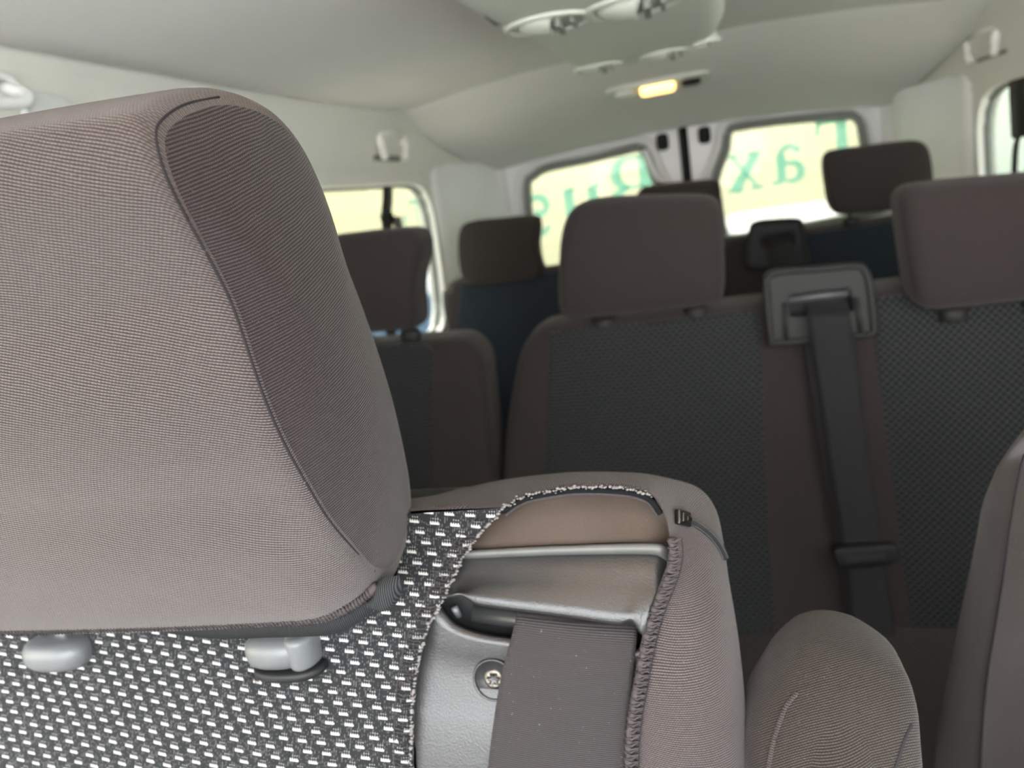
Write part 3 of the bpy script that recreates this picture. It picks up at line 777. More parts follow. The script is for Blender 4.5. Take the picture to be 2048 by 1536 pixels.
for kk in range(7):
    th = math.pi / 2 * kk / 6; rows.append(ring(XL_H + fr - fr * math.cos(th), fr * (1 - math.sin(th))))
for q in list(np.linspace(-.9, .6, 14)) + [.68, .75, .81, .86, .90, .93]:
    sw = .004 * (1 - q * q)
    rows.append(ring(HC + HH * q, -sw))
for kk in range(7):
    th = math.pi / 2 * kk / 6; rows.append(ring(XR_H - fr + fr * math.sin(th), fr * (1 - math.cos(th))))
_arc = np.concatenate([[0], np.cumsum(np.linalg.norm(np.diff(P_, axis=0), axis=1))])
head = mesh('headrest', *grid(rows, True), MAT['taupe'], front, uv=[(r[j][0], _arc[j]) for r in rows for j in range(150)])
tag(head, 'wedge-shaped headrest in a stretched taupe knit cover', None)
def cap(x, sg):
    r_ = []
    for s_ in np.concatenate([np.linspace(.02, .9, 10), [.95, 1.0]]):
        bl = .014 * (1 - s_ ** 2.2)
        r_.append(ring(x + sg * bl, fr, s_, False))
    g = grid(r_, True); n_ = len(P_); return g[0], g[1] + [tuple(range(n_))]
mesh('side_panel', *cap(XR_H, 1), MAT['taupe_side_shaded'], head)
mesh('side_panel', *cap(XL_H, -1), MAT['taupe_side_shaded'], head)
sm = [np.array([XR_H - .0010, *(pc + (p - pc) * (1 - (fr * .62) / ph))]) for p in cr(BACK[-3:] + SEAM, 140)]
mesh('seam', *tube(sm, .0007, 6), MAT['thread_dark'], head)
# hem across the bottom: stitched edge, grey ribbon and a folded corner
bot = np.array([hx([(757, 1156)])[0]])[0]
def bpt(px, y, dz=0.0):
    p = at_y(px[0], px[1], y); return np.array([p[0], p[1], p[2] + dz])
yb = bot[0] - .004
def hem_at(q, dy=0.0, dz=0.0):
    x = HC + HH * q; p = ring(x, -.0015)[I0]; return p + np.array([0, dy, dz])
def hem_up(q): return hem_at(q, -.0034, .0042 * (1 - max(0, (q - .8) / .2)))
hemc = cr([hem_up(q) for q in (-.97, -.9, -.8, -.6, -.3, 0, .3, .6, .7, .8, .87, .93, .97, .995)], 140)
st = [tube(hemc, [.0025 + .0003 * math.sin(i * 1.3) for i in range(140)], 8, True, 1.0)]
for i in range(2, 137, 1):
    a_ = hemc[i] + np.array([0, -.0020, .0030]); b_ = hemc[i + 1] + np.array([0, -.0020, -.0028])
    st.append(tube([a_, (a_ + b_) / 2 + np.array([0, -.0012, 0]), b_], .00050 * random.uniform(.7, 1.3), 4))
mesh('hem_stitching', *join(*st), MAT['thread_mid'], head)
qs = (-.05, .1, .3, .5, .65, .76, .85, .92, .97, 1.0)
rib_top = [hem_at(q, .001, 0) for q in qs]
rib_bot = [hem_at(q, .004, -.0105 * min(1, (q + .05) / .25)) for q in qs]
rib_in = [q + np.array([0, .025, .004]) for q in rib_bot]
mesh('hem_ribbon', *grid([cr(rib_top, 90), cr(rib_bot, 90), cr(rib_in, 90)]), MAT['ribbon'], head)
fl = [bpt(q, yb - .001) for q in [(724, 1214), (740, 1200), (752, 1170), (775, 1160), (796, 1165), (798, 1190), (788, 1215), (768, 1229), (745, 1224)]]
flc = np.mean(fl, axis=0); fr_ = cr(fl, 40, True)
mesh('corner_flap', *(lambda g: (g[0], g[1] + [tuple(range(40))]))(grid([[flc + (p - flc) * s_ + np.array([0, -.0025 * (1 - s_ * s_) + (.004 if s_ >= 1 else 0), 0]) for p in fr_] for s_ in (.05, .4, .75, 1.0)], True)), MAT['ribbon'], head)
# guides and steel posts
for kx, (a, b) in ((-.078, (122, 1296)), (.078, (560, 1288))):
    c = P1.hit(a, b, -.006)
    fnk = lambda u, v, w, c=c: np.array([c[0] + u, c[1] + v, c[2] + .009 - w])
    ol = [((.0235 if a < 300 else .0200) * math.copysign(abs(math.cos(q)) ** .75, math.cos(q)), .0155 * math.copysign(abs(math.sin(q)) ** .75, math.sin(q))) for q in np.linspace(0, TAU, 48, endpoint=False)]
    gd = mesh('headrest_guide', *pillow(ol, fnk, .020, .0085, .001, resample=False), MAT['silver'], front)
    if a > 300:
        fb = lambda u, v, w, c=c: np.array([c[0] + .0165 + u, c[1] - .001 + v, c[2] + .010 - w])
        ob = [(.0095 * math.cos(q), .0135 * math.sin(q)) for q in np.linspace(0, TAU, 36, endpoint=False)]
        mesh('release_button', *pillow(ob, fb, .021, .004, .0006, resample=False), MAT['silver'], gd)
        mesh('collar', *pillow([(q[0] * 1.16, q[1] * 1.08) for q in ol], lambda u, v, w, c=c: np.array([c[0] + .006 + u, c[1] + v, c[2] - .010 - w]), .006, .0025, resample=False), MAT['black'], gd)
    mesh('headrest_post', *tube([np.array([c[0], c[1] + .004, c[2] - .1]), np.array([c[0], c[1] + .006, c[2] + .05]), np.array([c[0], c[1] + .014, c[2] + .11])], .006, 12), MAT['chrome'], head)
# frayed rim of the fabric under each guide
fray = []
for a, b in ((75, 1330), (535, 1338)):
    fray = []
    for i in range(46):
        q = random.uniform(0, math.pi); rr_ = random.uniform(.75, 1.15)
        p = P1.hit(a + 55 * rr_ * math.cos(q), b + 24 * rr_ * math.sin(q), -.008)
        e = p + np.array([random.gauss(0, .0026), -abs(random.gauss(0, .001)), random.gauss(0, .0014)])
        fray.append(tube([p, (p + e) / 2 + np.array([0, -.0006, .0004]), e], .00022, 4))
    mesh('frayed_thread', *join(*fray), MAT['thread_mid'], front)
mesh('seat_cushion', *rbox(-.60, -.04, -.13, .36, -.92, -.78, .04, 'z', .015), MAT['taupe_shaded'], front)
mesh('seat_base', *rbox(-.56, -.06, -.08, .32, FLOOR, -.90, .02, 'z'), MAT['black'], front)
# -- the belt in the guide: a thing of its own
fb = thing('seat_belt', 'wide ribbed black belt strap running down from the slot of the near seat', 'seat belt', tuple(P1.hit(1110, 1536, .01)))
wl = [(1036, 1216, .018), (1033, 1228, .012), (1026, 1262, .0075), (1012, 1312, .0055), (1000, 1365, .0060), (988, 1440, .0055), (976, 1536, .0050), (960, 1700, .0050), (930, 2100, .0050)]
wr = [(1275, 1245, .018), (1274, 1256, .012), (1272, 1292, .0075), (1266, 1340, .0060), (1262, 1395, .0065), (1258, 1450, .0060), (1254, 1536, .0055), (1250, 1700, .0050), (1236, 2100, .0050)]
La = cr([P1.hit(*q) for q in wl], 80); Ra = cr([P1.hit(*q) for q in wr], 80)
rows = []
for i in range(80):
    r = []
    for u in np.linspace(0, 1, 25):
        r.append(La[i] + (Ra[i] - La[i]) * u + np.array([0, -.0016 * math.sin(u * math.pi) - (.0005 if u in (0, 1) else 0), 0]))
    rows.append(r)
back_rows = [[p + np.array([0, .0013, 0]) for p in r] for r in rows]
full = [r + b_[::-1] for r, b_ in zip(rows, back_rows)]
mesh('webbing', *grid(full, True), MAT['web'], fb)

# ================================================================== DRIVER'S SEAT AND ITS ARMREST (right edge of the picture)
drv = thing('car_seat', 'taupe-covered front seat cut by the right border, with an upright armrest at its side', 'car seat', (.50, .36, FLOOR))
XD = .185
D_back = [(2075, 850), (2048, 890), (2020, 940), (1990, 985), (1974, 1022), (1960, 1090), (1940, 1170), (1920, 1250), (1900, 1340), (1882, 1420), (1868, 1536), (1850, 1800), (1840, 2200)]
D_seam = [(2100, 870), (2052, 905), (2040, 950), (2030, 1000), (2020, 1060), (2008, 1150), (1992, 1250), (1977, 1340), (1967, 1440), (1962, 1536), (1955, 1800), (1950, 2200)]
db = paired2 = None
def curve_x(px, x, n): return cr([at_x(a, b, x) for a, b in px], n)
Bk = curve_x(D_back, XD + .006, 90); Sm = curve_x(D_seam, XD, 90)
rows = []
for i in range(90):
    b_, s_ = Bk[i], Sm[i]; r = []
    r.append(np.array([b_[0] + .30, b_[1] + .04, b_[2] - .0]))
    r.append(np.array([b_[0] + .05, b_[1] + .045, b_[2]]))
    r.append(np.array([b_[0] + .012, b_[1] + .02, b_[2]]))
    for u in np.linspace(0, 1, 12):
        r.append(b_ * (1 - u) + s_ * u + np.array([-.010 * math.sin(u * math.pi), 0, 0]))
    for u in np.linspace(.06, 1, 14):
        r.append(np.array([s_[0] + .32 * u, s_[1] - .016 * math.sin(min(1, u * 3.2) * math.pi) * (1 if u < .32 else 0) + .02 * max(0, u - .3), s_[2] + .015 * math.sin(u * math.pi * .5) * (1 if i < 8 else .0)]))
    rows.append(r)
_c0 = np.mean(rows[0], axis=0)
rows = [[_c0 + (p - _c0) * s_ + np.array([0, 0, .016 * (1 - s_ * s_)]) for p in rows[0]] for s_ in (.03, .3, .6, .85, .96)] + rows
mesh('backrest', *grid(rows), MAT['taupe_arm_shaded'], drv, uv=grid_uv(rows))
mesh('seam', *tube([p + np.array([-.0002, -.0002, 0]) for p in Sm], .0006, 6), MAT['thread_dark'], drv)
mesh('seat_cushion', *rbox(.20, .72, -.12, .36, -.92, -.78, .04, 'z', .015), MAT['taupe_shaded'], drv)
mesh('seat_base', *rbox(.24, .68, -.08, .32, FLOOR, -.90, .02, 'z'), MAT['black'], drv)
mesh('backrest_core', *rbox(.26, .50, .40, .45, -.88, -.26, .02, 'y'), MAT['black'], drv)
PA = Plane(.345, -.35, .18)
A_out = [(1500, 1620), (1508, 1500), (1540, 1440), (1572, 1392), (1618, 1352), (1655, 1338), (1700, 1335), (1760, 1350), (1815, 1384), (1846, 1418), (1864, 1475), (1872, 1560), (1885, 1750), (1890, 2100), (1700, 2160), (1610, 2100), (1560, 1800)]
_g = pillow(PA.poly(A_out), lambda u, v, w: PA.p(u, v, w), .075, .028, .008, 110, steps=8)
arm = mesh('armrest', *_g, MAT['taupe_arm_shaded'], drv, uv=[(p[0], p[2] + .8 * max(0, p[1] - PA.p(0, p[2])[1])) for p in _g[0]])
bva = bvh_of(arm)
def surf_line(bv, px, lift, n=60):
    P = []
    for a, b in px:
        p, nn = on_surface(bv, a, b, lift)
        if p is not None: P.append(p)
    return cr(P, n)
mesh('seam', *tube(surf_line(bva, [(1596, 1385), (1574, 1412), (1558, 1450), (1546, 1490), (1538, 1535)], .0004), .0011, 6), MAT['taupe_shaded'], arm)
mesh('seam', *tube(surf_line(bva, [(1838, 1424), (1822, 1448), (1808, 1478), (1798, 1510), (1790, 1535)], .0004), .0008, 6), MAT['thread_dark'], arm)

# ================================================================== SECOND ROW
P2 = Plane(1.33, -.25, .20)
def seat_headrest(plane, px, parent, depth=.10, r=.030, wfront=-.03, post_x=None, bulge=.008, label=None, mat=None):
    pl = Plane(plane.y0 + wfront, plane.z0, .10)
    uv = pl.poly(px)
    h = mesh('headrest', *pillow(uv, lambda u, v, w: pl.p(u, v, w), depth, r, bulge, 80), mat or MAT['taupe_shaded'], parent)
    A = np.array(uv); zb = A[:, 1].min(); xc = (A[:, 0].min() + A[:, 0].max()) / 2
    for px_ in (post_x or (xc - .06, xc + .06)):
        y = pl.p(0, zb)[1] + depth * .55
        mesh('headrest_post', *tube([(px_, y, zb + .03), (px_, y, zb - .06)], .006, 10), MAT['chrome'], h)
        g = pillow([(.020 * math.cos(q), .016 * math.sin(q)) for q in np.linspace(0, TAU, 28, endpoint=False)], lambda u, v, w: np.array([px_ + u, y - .012 + v, zb - .002 - w]), .022, .006, 0, resample=False)
        mesh('headrest_guide', *g, MAT['bezel'], h)
    return h
# double bench
bench = thing('double_bench_seat', 'second-row double bench with two brown headrests and a belt slot between its two patterned backs', 'bench seat', (.2, 1.25, FLOOR))
B_out = [(1008, 1400), (1000, 1150), (1001, 1000), (1006, 900), (1015, 820), (1028, 745), (1042, 698), (1062, 668), (1095, 650), (1180, 640), (1300, 630), (1520, 606), (1760, 578), (1900, 562), (2120, 536), (2330, 505), (2362, 540), (2380, 700), (2400, 1000), (2420, 1400), (2420, 1560), (1700, 1640), (1020, 1560)]
mesh('backrest', *pillow([(min(.765, max(-.368, u)), v) for u, v in P2.poly(B_out)], lambda u, v, w: P2.p(u, v, w), .13, .028, .004, 140), MAT['taupe_shaded'], bench)
def pnl(px, parent, plane=P2, w0=-.004, d=.02, name='fabric_panel', mat=None, bul=.010, lo=-.70, hi=.745):
    return mesh(name, *pillow([(min(hi, max(lo, u)), v) for u, v in plane.poly(px, w0)], lambda u, v, w: plane.p(u, v, w0 + w), d, .006, bul, 90, smooth=False), mat or MAT['dash_far_shaded'], parent)
pnl([(1100, 668), (1130, 660), (1300, 648), (1500, 622), (1520, 625), (1524, 700), (1532, 900), (1552, 1200), (1570, 1500), (1085, 1500), (1087, 1200), (1090, 950), (1095, 780)], bench, lo=-.335)
pnl([(1742, 606), (1760, 596), (1900, 582), (2150, 555), (2250, 560), (2290, 900), (2320, 1500), (1835, 1500), (1815, 1250), (1778, 950), (1752, 720)], bench)
seat_headrest(P2, [(1113, 600), (1113, 540), (1119, 470), (1134, 428), (1160, 406), (1200, 396), (1290, 391), (1390, 389), (1424, 393), (1440, 404), (1446, 432), (1450, 490), (1452, 560), (1447, 598), (1430, 614), (1300, 630), (1170, 642), (1132, 641), (1117, 628)], bench, post_x=(-.145, .015))
seat_headrest(P2, [(1806, 405), (1812, 384), (1830, 370), (1900, 360), (2048, 347), (2160, 336), (2195, 350), (2208, 400), (2216, 500), (2216, 560), (2190, 590), (2048, 608), (1900, 624), (1858, 622), (1838, 606), (1828, 570), (1815, 480)], bench, wfront=-.06)
# belt outlet on top of the bench
PB = Plane(1.30, -.25, .12)
bz_out = PB.poly([(1532, 570), (1540, 552), (1560, 544), (1640, 538), (1712, 532), (1728, 540), (1738, 565), (1748, 655), (1745, 668), (1700, 672), (1580, 684), (1548, 686), (1542, 676)])
bz_hole = PB.poly([(1578, 592), (1600, 586), (1690, 576), (1702, 584), (1706, 618), (1696, 624), (1590, 634), (1580, 628)])
bzl = mesh('belt_outlet', *plate(cr(bz_out, 70, True), [cr(bz_hole, 40, True)], lambda u, v, w: PB.p(u, v, w), .05), MAT['bezel'], bench, False)
mesh('outlet_rim', *tube([PB.p(*q) for q in cr(bz_out, 60, True)] + [PB.p(*cr(bz_out, 60, True)[0])], .006, 8, False, 1, (0, 1, 0)), MAT['bezel'], bzl)
mesh('outlet_lining', *pillow(bz_hole, lambda u, v, w: PB.p(u, v, .03 + w), .015, .004, n=40), MAT['dark'], bzl)
mesh('outlet_bar', *tube([PB.hit(1578, 600, .004), PB.hit(1640, 592, .004), PB.hit(1696, 586, .004)], .0055, 10), MAT['silver'], bzl)
for a, b in (((1570, 605), (1572, 680)), ((1712, 595), (1722, 668))):
    mesh('outlet_ridge', *tube([PB.hit(*a, -.002), PB.hit(*b, -.002)], .004, 8), MAT['bezel'], bzl)
mesh('seat_cushion', *rbox(-.36, .76, .83, 1.28, -.93, -.78, .04, 'z', .015), MAT['taupe_shaded'], bench)
for sx in (-.30, .18, .66): mesh('seat_leg', *rbox(sx - .03, sx + .03, .88, 1.30, FLOOR, -.92, .012, 'z'), MAT['black'], bench)
# its belt
PBb = Plane(1.325, -.25, .20)
b2 = thing('seat_belt', 'dark belt strap hanging with its latch tongue on the second-row double bench', 'seat belt', tuple(PBb.hit(1730, 1400, -.03)))
def strap(name, L, R_, parent, n=50, th=.0016, mat=None, plane=PBb):
    a = cr([plane.hit(*q) for q in L], n); b = cr([plane.hit(*q) for q in R_], n)
    rows = [[a[i] + (b[i] - a[i]) * u + np.array([0, -.003 * math.sin(u * math.pi), 0]) for u in np.linspace(0, 1, 9)] for i in range(n)]
    full = [r + [p + np.array([0, th, 0]) for p in r][::-1] for r in rows]
    return mesh(name, *grid(full, True), mat or MAT['web_far'], parent)
strap('webbing', [(1612, 604, .01), (1617, 640, -.05), (1632, 740, -.03), (1655, 900, -.028), (1688, 1100, -.030), (1705, 1250, -.03), (1716, 1400, -.03), (1730, 1600, -.03)],
      [(1697, 600, .01), (1701, 636, -.05), (1718, 740, -.03), (1738, 900, -.028), (1768, 1100, -.030), (1790, 1250, -.03), (1802, 1400, -.03), (1815, 1600, -.03)], b2)
strap('return_webbing', [(1598, 625, .0), (1612, 720, -.015), (1640, 900, -.015), (1675, 1100, -.015), (1690, 1250, -.015), (1694, 1420, -.015)],
      [(1640, 622, .0), (1650, 720, -.015), (1672, 900, -.015), (1700, 1100, -.015), (1722, 1250, -.015), (1730, 1420, -.015)], b2)
tg = PBb.poly([(1664, 1100), (1672, 1092), (1720, 1086), (1782, 1084), (1796, 1094), (1798, 1112), (1786, 1122), (1770, 1126), (1690, 1132), (1672, 1128)], -.036)
mesh('latch_tongue', *pillow(tg, lambda u, v, w: PBb.p(u, v, -.046 + w), .014, .005, .001, 50), MAT['black'], b2)
mesh('tongue_slot', *pillow(PBb.poly([(1692, 1114), (1770, 1108), (1772, 1118), (1694, 1126)], -.047), lambda u, v, w: PBb.p(u, v, -.048 + w), .004, .001, 0, 30, smooth=False), MAT['bezel'], b2)
# single seat on the left
single = thing('car_seat', 'second-row single seat half hidden behind the near headrest', 'car seat', (-.56, 1.25, FLOOR))
S_out = [(1008, 1400), (1006, 1150), (1004, 1000), (1000, 920), (992, 850), (978, 775), (962, 725), (942, 694), (915, 680), (860, 682), (760, 690), (640, 700), (600, 715), (575, 760), (560, 900), (540, 1150), (530, 1400), (540, 1560), (1000, 1560)]
mesh('backrest', *pillow([(min(-.372, max(u, -.712)), v) for u, v in P2.poly(S_out)], lambda u, v, w: P2.p(u, v, w), .13, .030, .004, 120), MAT['taupe_shaded'], single)
pnl([(640, 706), (760, 694), (852, 688), (862, 692), (864, 780), (868, 1000), (872, 1200), (876, 1500), (620, 1500), (630, 900)], single, hi=-.44)
seat_headrest(P2, [(560, 520), (575, 492), (620, 478), (700, 467), (780, 459), (818, 459), (834, 470), (840, 492), (838, 518), (830, 548), (826, 585), (830, 625), (828, 655), (812, 664), (760, 668), (680, 674), (590, 682), (572, 668), (566, 640), (572, 585), (566, 550)], single, post_x=(-.60, -.505), r=.022)
mesh('seat_cushion', *rbox(-.71, -.40, .83, 1.28, -.93, -.78, .04, 'z', .015), MAT['taupe_shaded'], single)
for sx in (-.65, -.46): mesh('seat_leg', *rbox(sx - .03, sx + .03, .88, 1.30, FLOOR, -.92, .012, 'z'), MAT['black'], single)

# ================================================================== THIRD ROW
P3 = Plane(2.22, -.2, .16)
rear = thing('rear_bench_seat', 'third-row bench with three dark headrests in front of the rear doors', 'bench seat', (.02, 2.15, FLOOR))
R_out = [(858, 1150), (862, 900), (866, 720), (870, 640), (878, 592), (895, 568), (925, 556), (1060, 542), (1200, 522), (1450, 482), (1640, 456), (1830, 430), (1960, 412), (2000, 420), (2012, 460), (2040, 700), (2060, 1000), (2060, 1150), (1500, 1220), (880, 1180)]
mesh('backrest', *pillow([(min(.765, max(-.715, u)), v) for u, v in P3.poly(R_out)], lambda u, v, w: P3.p(u, v, w), .13, .03, .004, 140), MAT['taupe_shaded'], rear)
pnl([(922, 566), (1060, 550), (1170, 535), (1180, 560), (1190, 1000), (905, 1000), (908, 700)], rear, P3, mat=MAT['dash_rear_sky_tint'])
pnl([(1215, 535), (1400, 502), (1452, 494), (1462, 700), (1480, 1000), (1220, 1000)], rear, P3, mat=MAT['dash_rear_sky_tint'])
pnl([(1612, 470), (1640, 464), (1830, 438), (1910, 428), (1930, 700), (1940, 1000), (1640, 1000)], rear, P3, mat=MAT['dash_rear_sky_tint'])
seat_headrest(P3, [(913, 510), (914, 470), (924, 450), (948, 442), (1000, 437), (1058, 432), (1073, 437), (1077, 455), (1074, 490), (1078, 520), (1084, 540), (1076, 554), (1050, 561), (960, 572), (932, 569), (919, 552)], rear, .09, .02)
seat_headrest(P3, [(1272, 400), (1279, 380), (1300, 371), (1400, 360), (1428, 359), (1441, 369), (1446, 420), (1450, 480), (1440, 500), (1300, 520), (1284, 510), (1276, 470)], rear, .09, .02)
seat_headrest(P3, [(1652, 330), (1656, 308), (1672, 298), (1730, 290), (1800, 282), (1836, 280), (1857, 290), (1867, 318), (1872, 368), (1871, 402), (1855, 414), (1800, 420), (1700, 430), (1676, 426), (1663, 405), (1657, 370)], rear, .09, .022, post_x=(.445, .575))
PC = Plane(2.20, -.2, .12)
bo = PC.poly([(1502, 458), (1508, 448), (1530, 443), (1592, 440), (1602, 446), (1606, 470), (1614, 520), (1606, 528), (1560, 534), (1504, 536), (1496, 528), (1494, 500)])
bh = PC.poly([(1524, 470), (1580, 462), (1588, 468), (1590, 488), (1528, 496), (1522, 490)])
bz3 = mesh('belt_outlet', *plate(cr(bo, 60, True), [cr(bh, 30, True)], lambda u, v, w: PC.p(u, v, w), .05), MAT['black'], rear, False)
mesh('outlet_rim', *tube([PC.p(*q) for q in cr(bo, 50, True)] + [PC.p(*cr(bo, 50, True)[0])], .006, 8, False, 1, (0, 1, 0)), MAT['black'], bz3)
mesh('outlet_lining', *pillow(bh, lambda u, v, w: PC.p(u, v, .03 + w), .015, .004, n=30), MAT['dark'], bz3)
b3 = thing('seat_belt', 'dark belt strap leaving the small outlet on top of the third-row bench', 'seat belt', tuple(P3.hit(1580, 900, -.03)))
strap('webbing', [(1534, 476, .005), (1536, 500, -.03), (1542, 560, -.022), (1552, 700, -.022), (1560, 900, -.022)], [(1588, 470, .005), (1592, 496, -.03), (1598, 560, -.022), (1608, 700, -.022), (1620, 900, -.022)], b3, plane=P3)
mesh('seat_cushion', *rbox(-.70, .74, 1.72, 2.18, -.93, -.78, .04, 'z', .015), MAT['taupe_shaded'], rear)
for sx in (-.6, .02, .64): mesh('seat_leg', *rbox(sx - .03, sx + .03, 1.77, 2.20, FLOOR, -.92, .012, 'z'), MAT['black'], rear)

# ================================================================== BELTS ON THE SIDE PILLARS
def side_belt(px_list, xw, sgn, label, wpx=.036):
    P = [at_x(a, b, xw - sgn * .018) for a, b in px_list]
    top = P[0]; o = thing('seat_belt', label, 'seat belt', tuple(P[-1]))
    rows = []
    for p in cr(P, 30):
        rows.append([p + np.array([0, -wpx, 0]), p + np.array([-sgn * .003, 0, 0]), p + np.array([0, wpx, 0]), p + np.array([sgn * .002, wpx, 0]), p + np.array([sgn * .002, -wpx, 0])])
    mesh('webbing', *grid(rows, True), MAT['web'], o)
    return o, P
o, P = side_belt([(776, 372), (776, 400), (774, 425), (776, 470), (780, 560), (784, 700)], XL, -1, 'black belt strap hanging across the left side window')
q = at_x(772, 438, XL + .02)
mesh('belt_ring', *tube([(q[0] + .004, q[1] + .036 * math.cos(t), q[2] + .016 * math.sin(t)) for t in np.linspace(0, TAU, 24)], .006, 8, False, 1, (1, 0, 0)), MAT['black'], o)
mesh('belt_anchor_cap', *lathe([(.002, 0), (.014, .001), (.017, .006), (.017, .016)], lambda a, b, w: np.array([q[0] + .022 - w, q[1] + .046 + a, q[2] - .014 + b]), 20), MAT['silver'], o)
o, P = side_belt([(2034, 158), (2034, 190), (2036, 230), (2038, 275)], XR, 1, 'black belt strap hanging across the right side window', .045)
P2_ = [at_x(a, b, XR - .02) for a, b in [(2036, 272), (2031, 300), (2029, 345), (2030, 420)]]
mesh('narrow_webbing', *tube(cr(P2_, 20), .007, 8), MAT['web'], o)

# ================================================================== ROOF FITTINGS
def ceil_z(x): return .284 - roof_drop(x)
# long overhead air duct with swivelling vents
Zc = .210
def at_z(px, py, z):
    d = ray(px, py); return d * (z / d[2])
cons = thing('overhead_air_duct', 'pale green-grey overhead air duct with round swivel vents', 'air duct', (-.03, 1.2, Zc))
q = {n_: at_z(a, b, Zc) for n_, (a, b) in dict(L0=(866, 0), L1=(1168, 152), R1=(1430, 92), R2=(1452, 52), R0=(1456, 0)).items()}
dl = (q['L1'] - q['L0']) / (q['L1'][1] - q['L0'][1])
c_out = [(q['L1'][0], q['L1'][1]), (q['L1'][0] + .10, q['L1'][1] - .01), (q['R1'][0] - .1, q['R1'][1] + .02), (q['R1'][0], q['R1'][1]), (q['R2'][0], q['R2'][1])]
xl_f = q['L0'][0] + dl[0] * (.35 - q['L0'][1])
c_out = c_out + [(q['R0'][0], q['R0'][1]), (q['R2'][0] + .02, .9), (q['R2'][0] + .02, .35), (xl_f, .35), (q['L0'][0], q['L0'][1])]
co = cr(c_out, 90, True, False)
body = mesh('duct_body', *pillow(co, lambda u, v, w: np.array([u, v, Zc + w]), .11, .032, 0, n=90, resample=False), MAT['console'], cons)
def vent(px, r, tilt=0.0, small=False):
    c = at_z(px[0], px[1], Zc)
    fnv = lambda a, b, w: np.array([c[0] + a, c[1] + b, Zc - w])
    v_ = mesh('air_vent', *lathe([(r * 1.2, -.003), (r * 1.18, .002), (r * 1.10, .0045), (r * 1.02, .003), (r * .97, -.006), (r * .9, -.012)], fnv, 40), MAT['console'], cons)
    rows = []
    for a in np.linspace(.05, 1, 9):
        rows.append([fnv(r * .9 * a * math.cos(t), r * .9 * a * math.sin(t), -.006 + r * .40 * math.sqrt(max(0, 1 - a * a)) * (1 if math.cos(t) < .15 else .45)) for t in np.linspace(0, TAU, 48, endpoint=False)])
    mesh('vent_nozzle', *grid(rows, True), MAT['console'], v_)
    mesh('vent_slot', *pillow(rrect(r * .20, r * .36, -r * .62, r * .62, r * .06), lambda u, v, w: fnv(u, v, r * .24 - w), r * .3, .0012, resample=False), MAT['vent_dark'], v_)
    mesh('vent_slot', *pillow(rrect(r * .58, r * .68, -r * .45, r * .45, r * .04), lambda u, v, w: fnv(u, v, r * .17 - w), r * .25, .0012, resample=False), MAT['vent_dark'], v_)
vent((1098, 46), .050); vent((1268, 10), .056); vent((1196, 135), .040); vent((1332, 108), .042); vent((1412, 84), .022)
c = at_z(1408, 76, Zc)
cl = at_z(985, 52, Zc)
mesh('side_clip', *rbox(cl[0] - .004, cl[0] + .012, cl[1] - .03, cl[1] + .03, Zc + .004, Zc + .03, .004, 'z'), MAT['vent_dark'], cons)
# lit lamp on the rear header
def header_z(y, x):
    return float(np.interp(y, [2.06, 2.14, 2.25, 2.4, 2.55, 2.7, 2.85], [.302, .287, .267, .241, .217, .193, .169])) - roof_drop(x) * .95
d = ray(1312, 168); t_ = 1.0
for tt in np.linspace(1.2, 3.2, 4000):
    p = d * tt
    if 2.06 < p[1] < 2.9 and p[2] >= header_z(p[1], p[0]): break
lampc = p.copy()
lamp = thing('dome_lamp', 'small roof lamp with one lit amber lens on the rear header', 'lamp', tuple(lampc))
fl_ = lambda u, v, w: np.array([lampc[0] + u, lampc[1] + v, header_z(lampc[1] + v, lampc[0] + u) - .004 + w])
mesh('lamp_housing', *pillow(rrect(-.145, .150, -.050, .055, .03), lambda u, v, w: fl_(u, v, w - .006), .02, .006, resample=False), MAT['console'], lamp)
lens = mesh('lit_lens', *pillow(rrect(-.046, .052, -.036, .036, .012), lambda u, v, w: fl_(u, v, w - .016), .022, .006, .002, resample=False), MAT['lamp_on'], lamp)
tag(lens, 'glowing amber lens', None)
mesh('reading_lens', *pillow(rrect(-.118, -.062, -.028, .028, .02), lambda u, v, w: fl_(u, v, w - .012), .02, .006, .003, resample=False), MAT['lamp_off'], lamp)
mesh('reading_lens', *pillow(rrect(.068, .124, -.028, .028, .02), lambda u, v, w: fl_(u, v, w - .012), .02, .006, .003, resample=False), MAT['bezel'], lamp)
ld = bpy.data.lights.new('dome_bulb', 'AREA'); ld.size = .07; ld.energy = .2; ld.color = (1, .66, .28)
lo = bpy.data.objects.new('dome_bulb', ld); COL.objects.link(lo); lo.location = (lampc[0], lampc[1], lampc[2] + CH - .03)
# front map lamp above the photographer: the warm light on everything that faces up
fm = thing('map_lamp', 'warm roof lamp above the front seats', 'lamp', (-.05, .08, .262))
mesh('lamp_housing', *rbox(-.16, .06, .0, .16, .262, .30, .012, 'z'), MAT['console'], fm)
mesh('lit_lens', *rbox(-.12, .02, .03, .13, .254, .27, .006, 'z'), MAT['lamp_on'], fm)
fd = bpy.data.lights.new('map_bulb', 'AREA'); fd.size = .05; fd.energy = .34; fd.color = (1, .44, .20)
fo = bpy.data.objects.new('map_bulb', fd); COL.objects.link(fo); fo.location = (-.05, .08, .250 + CH)
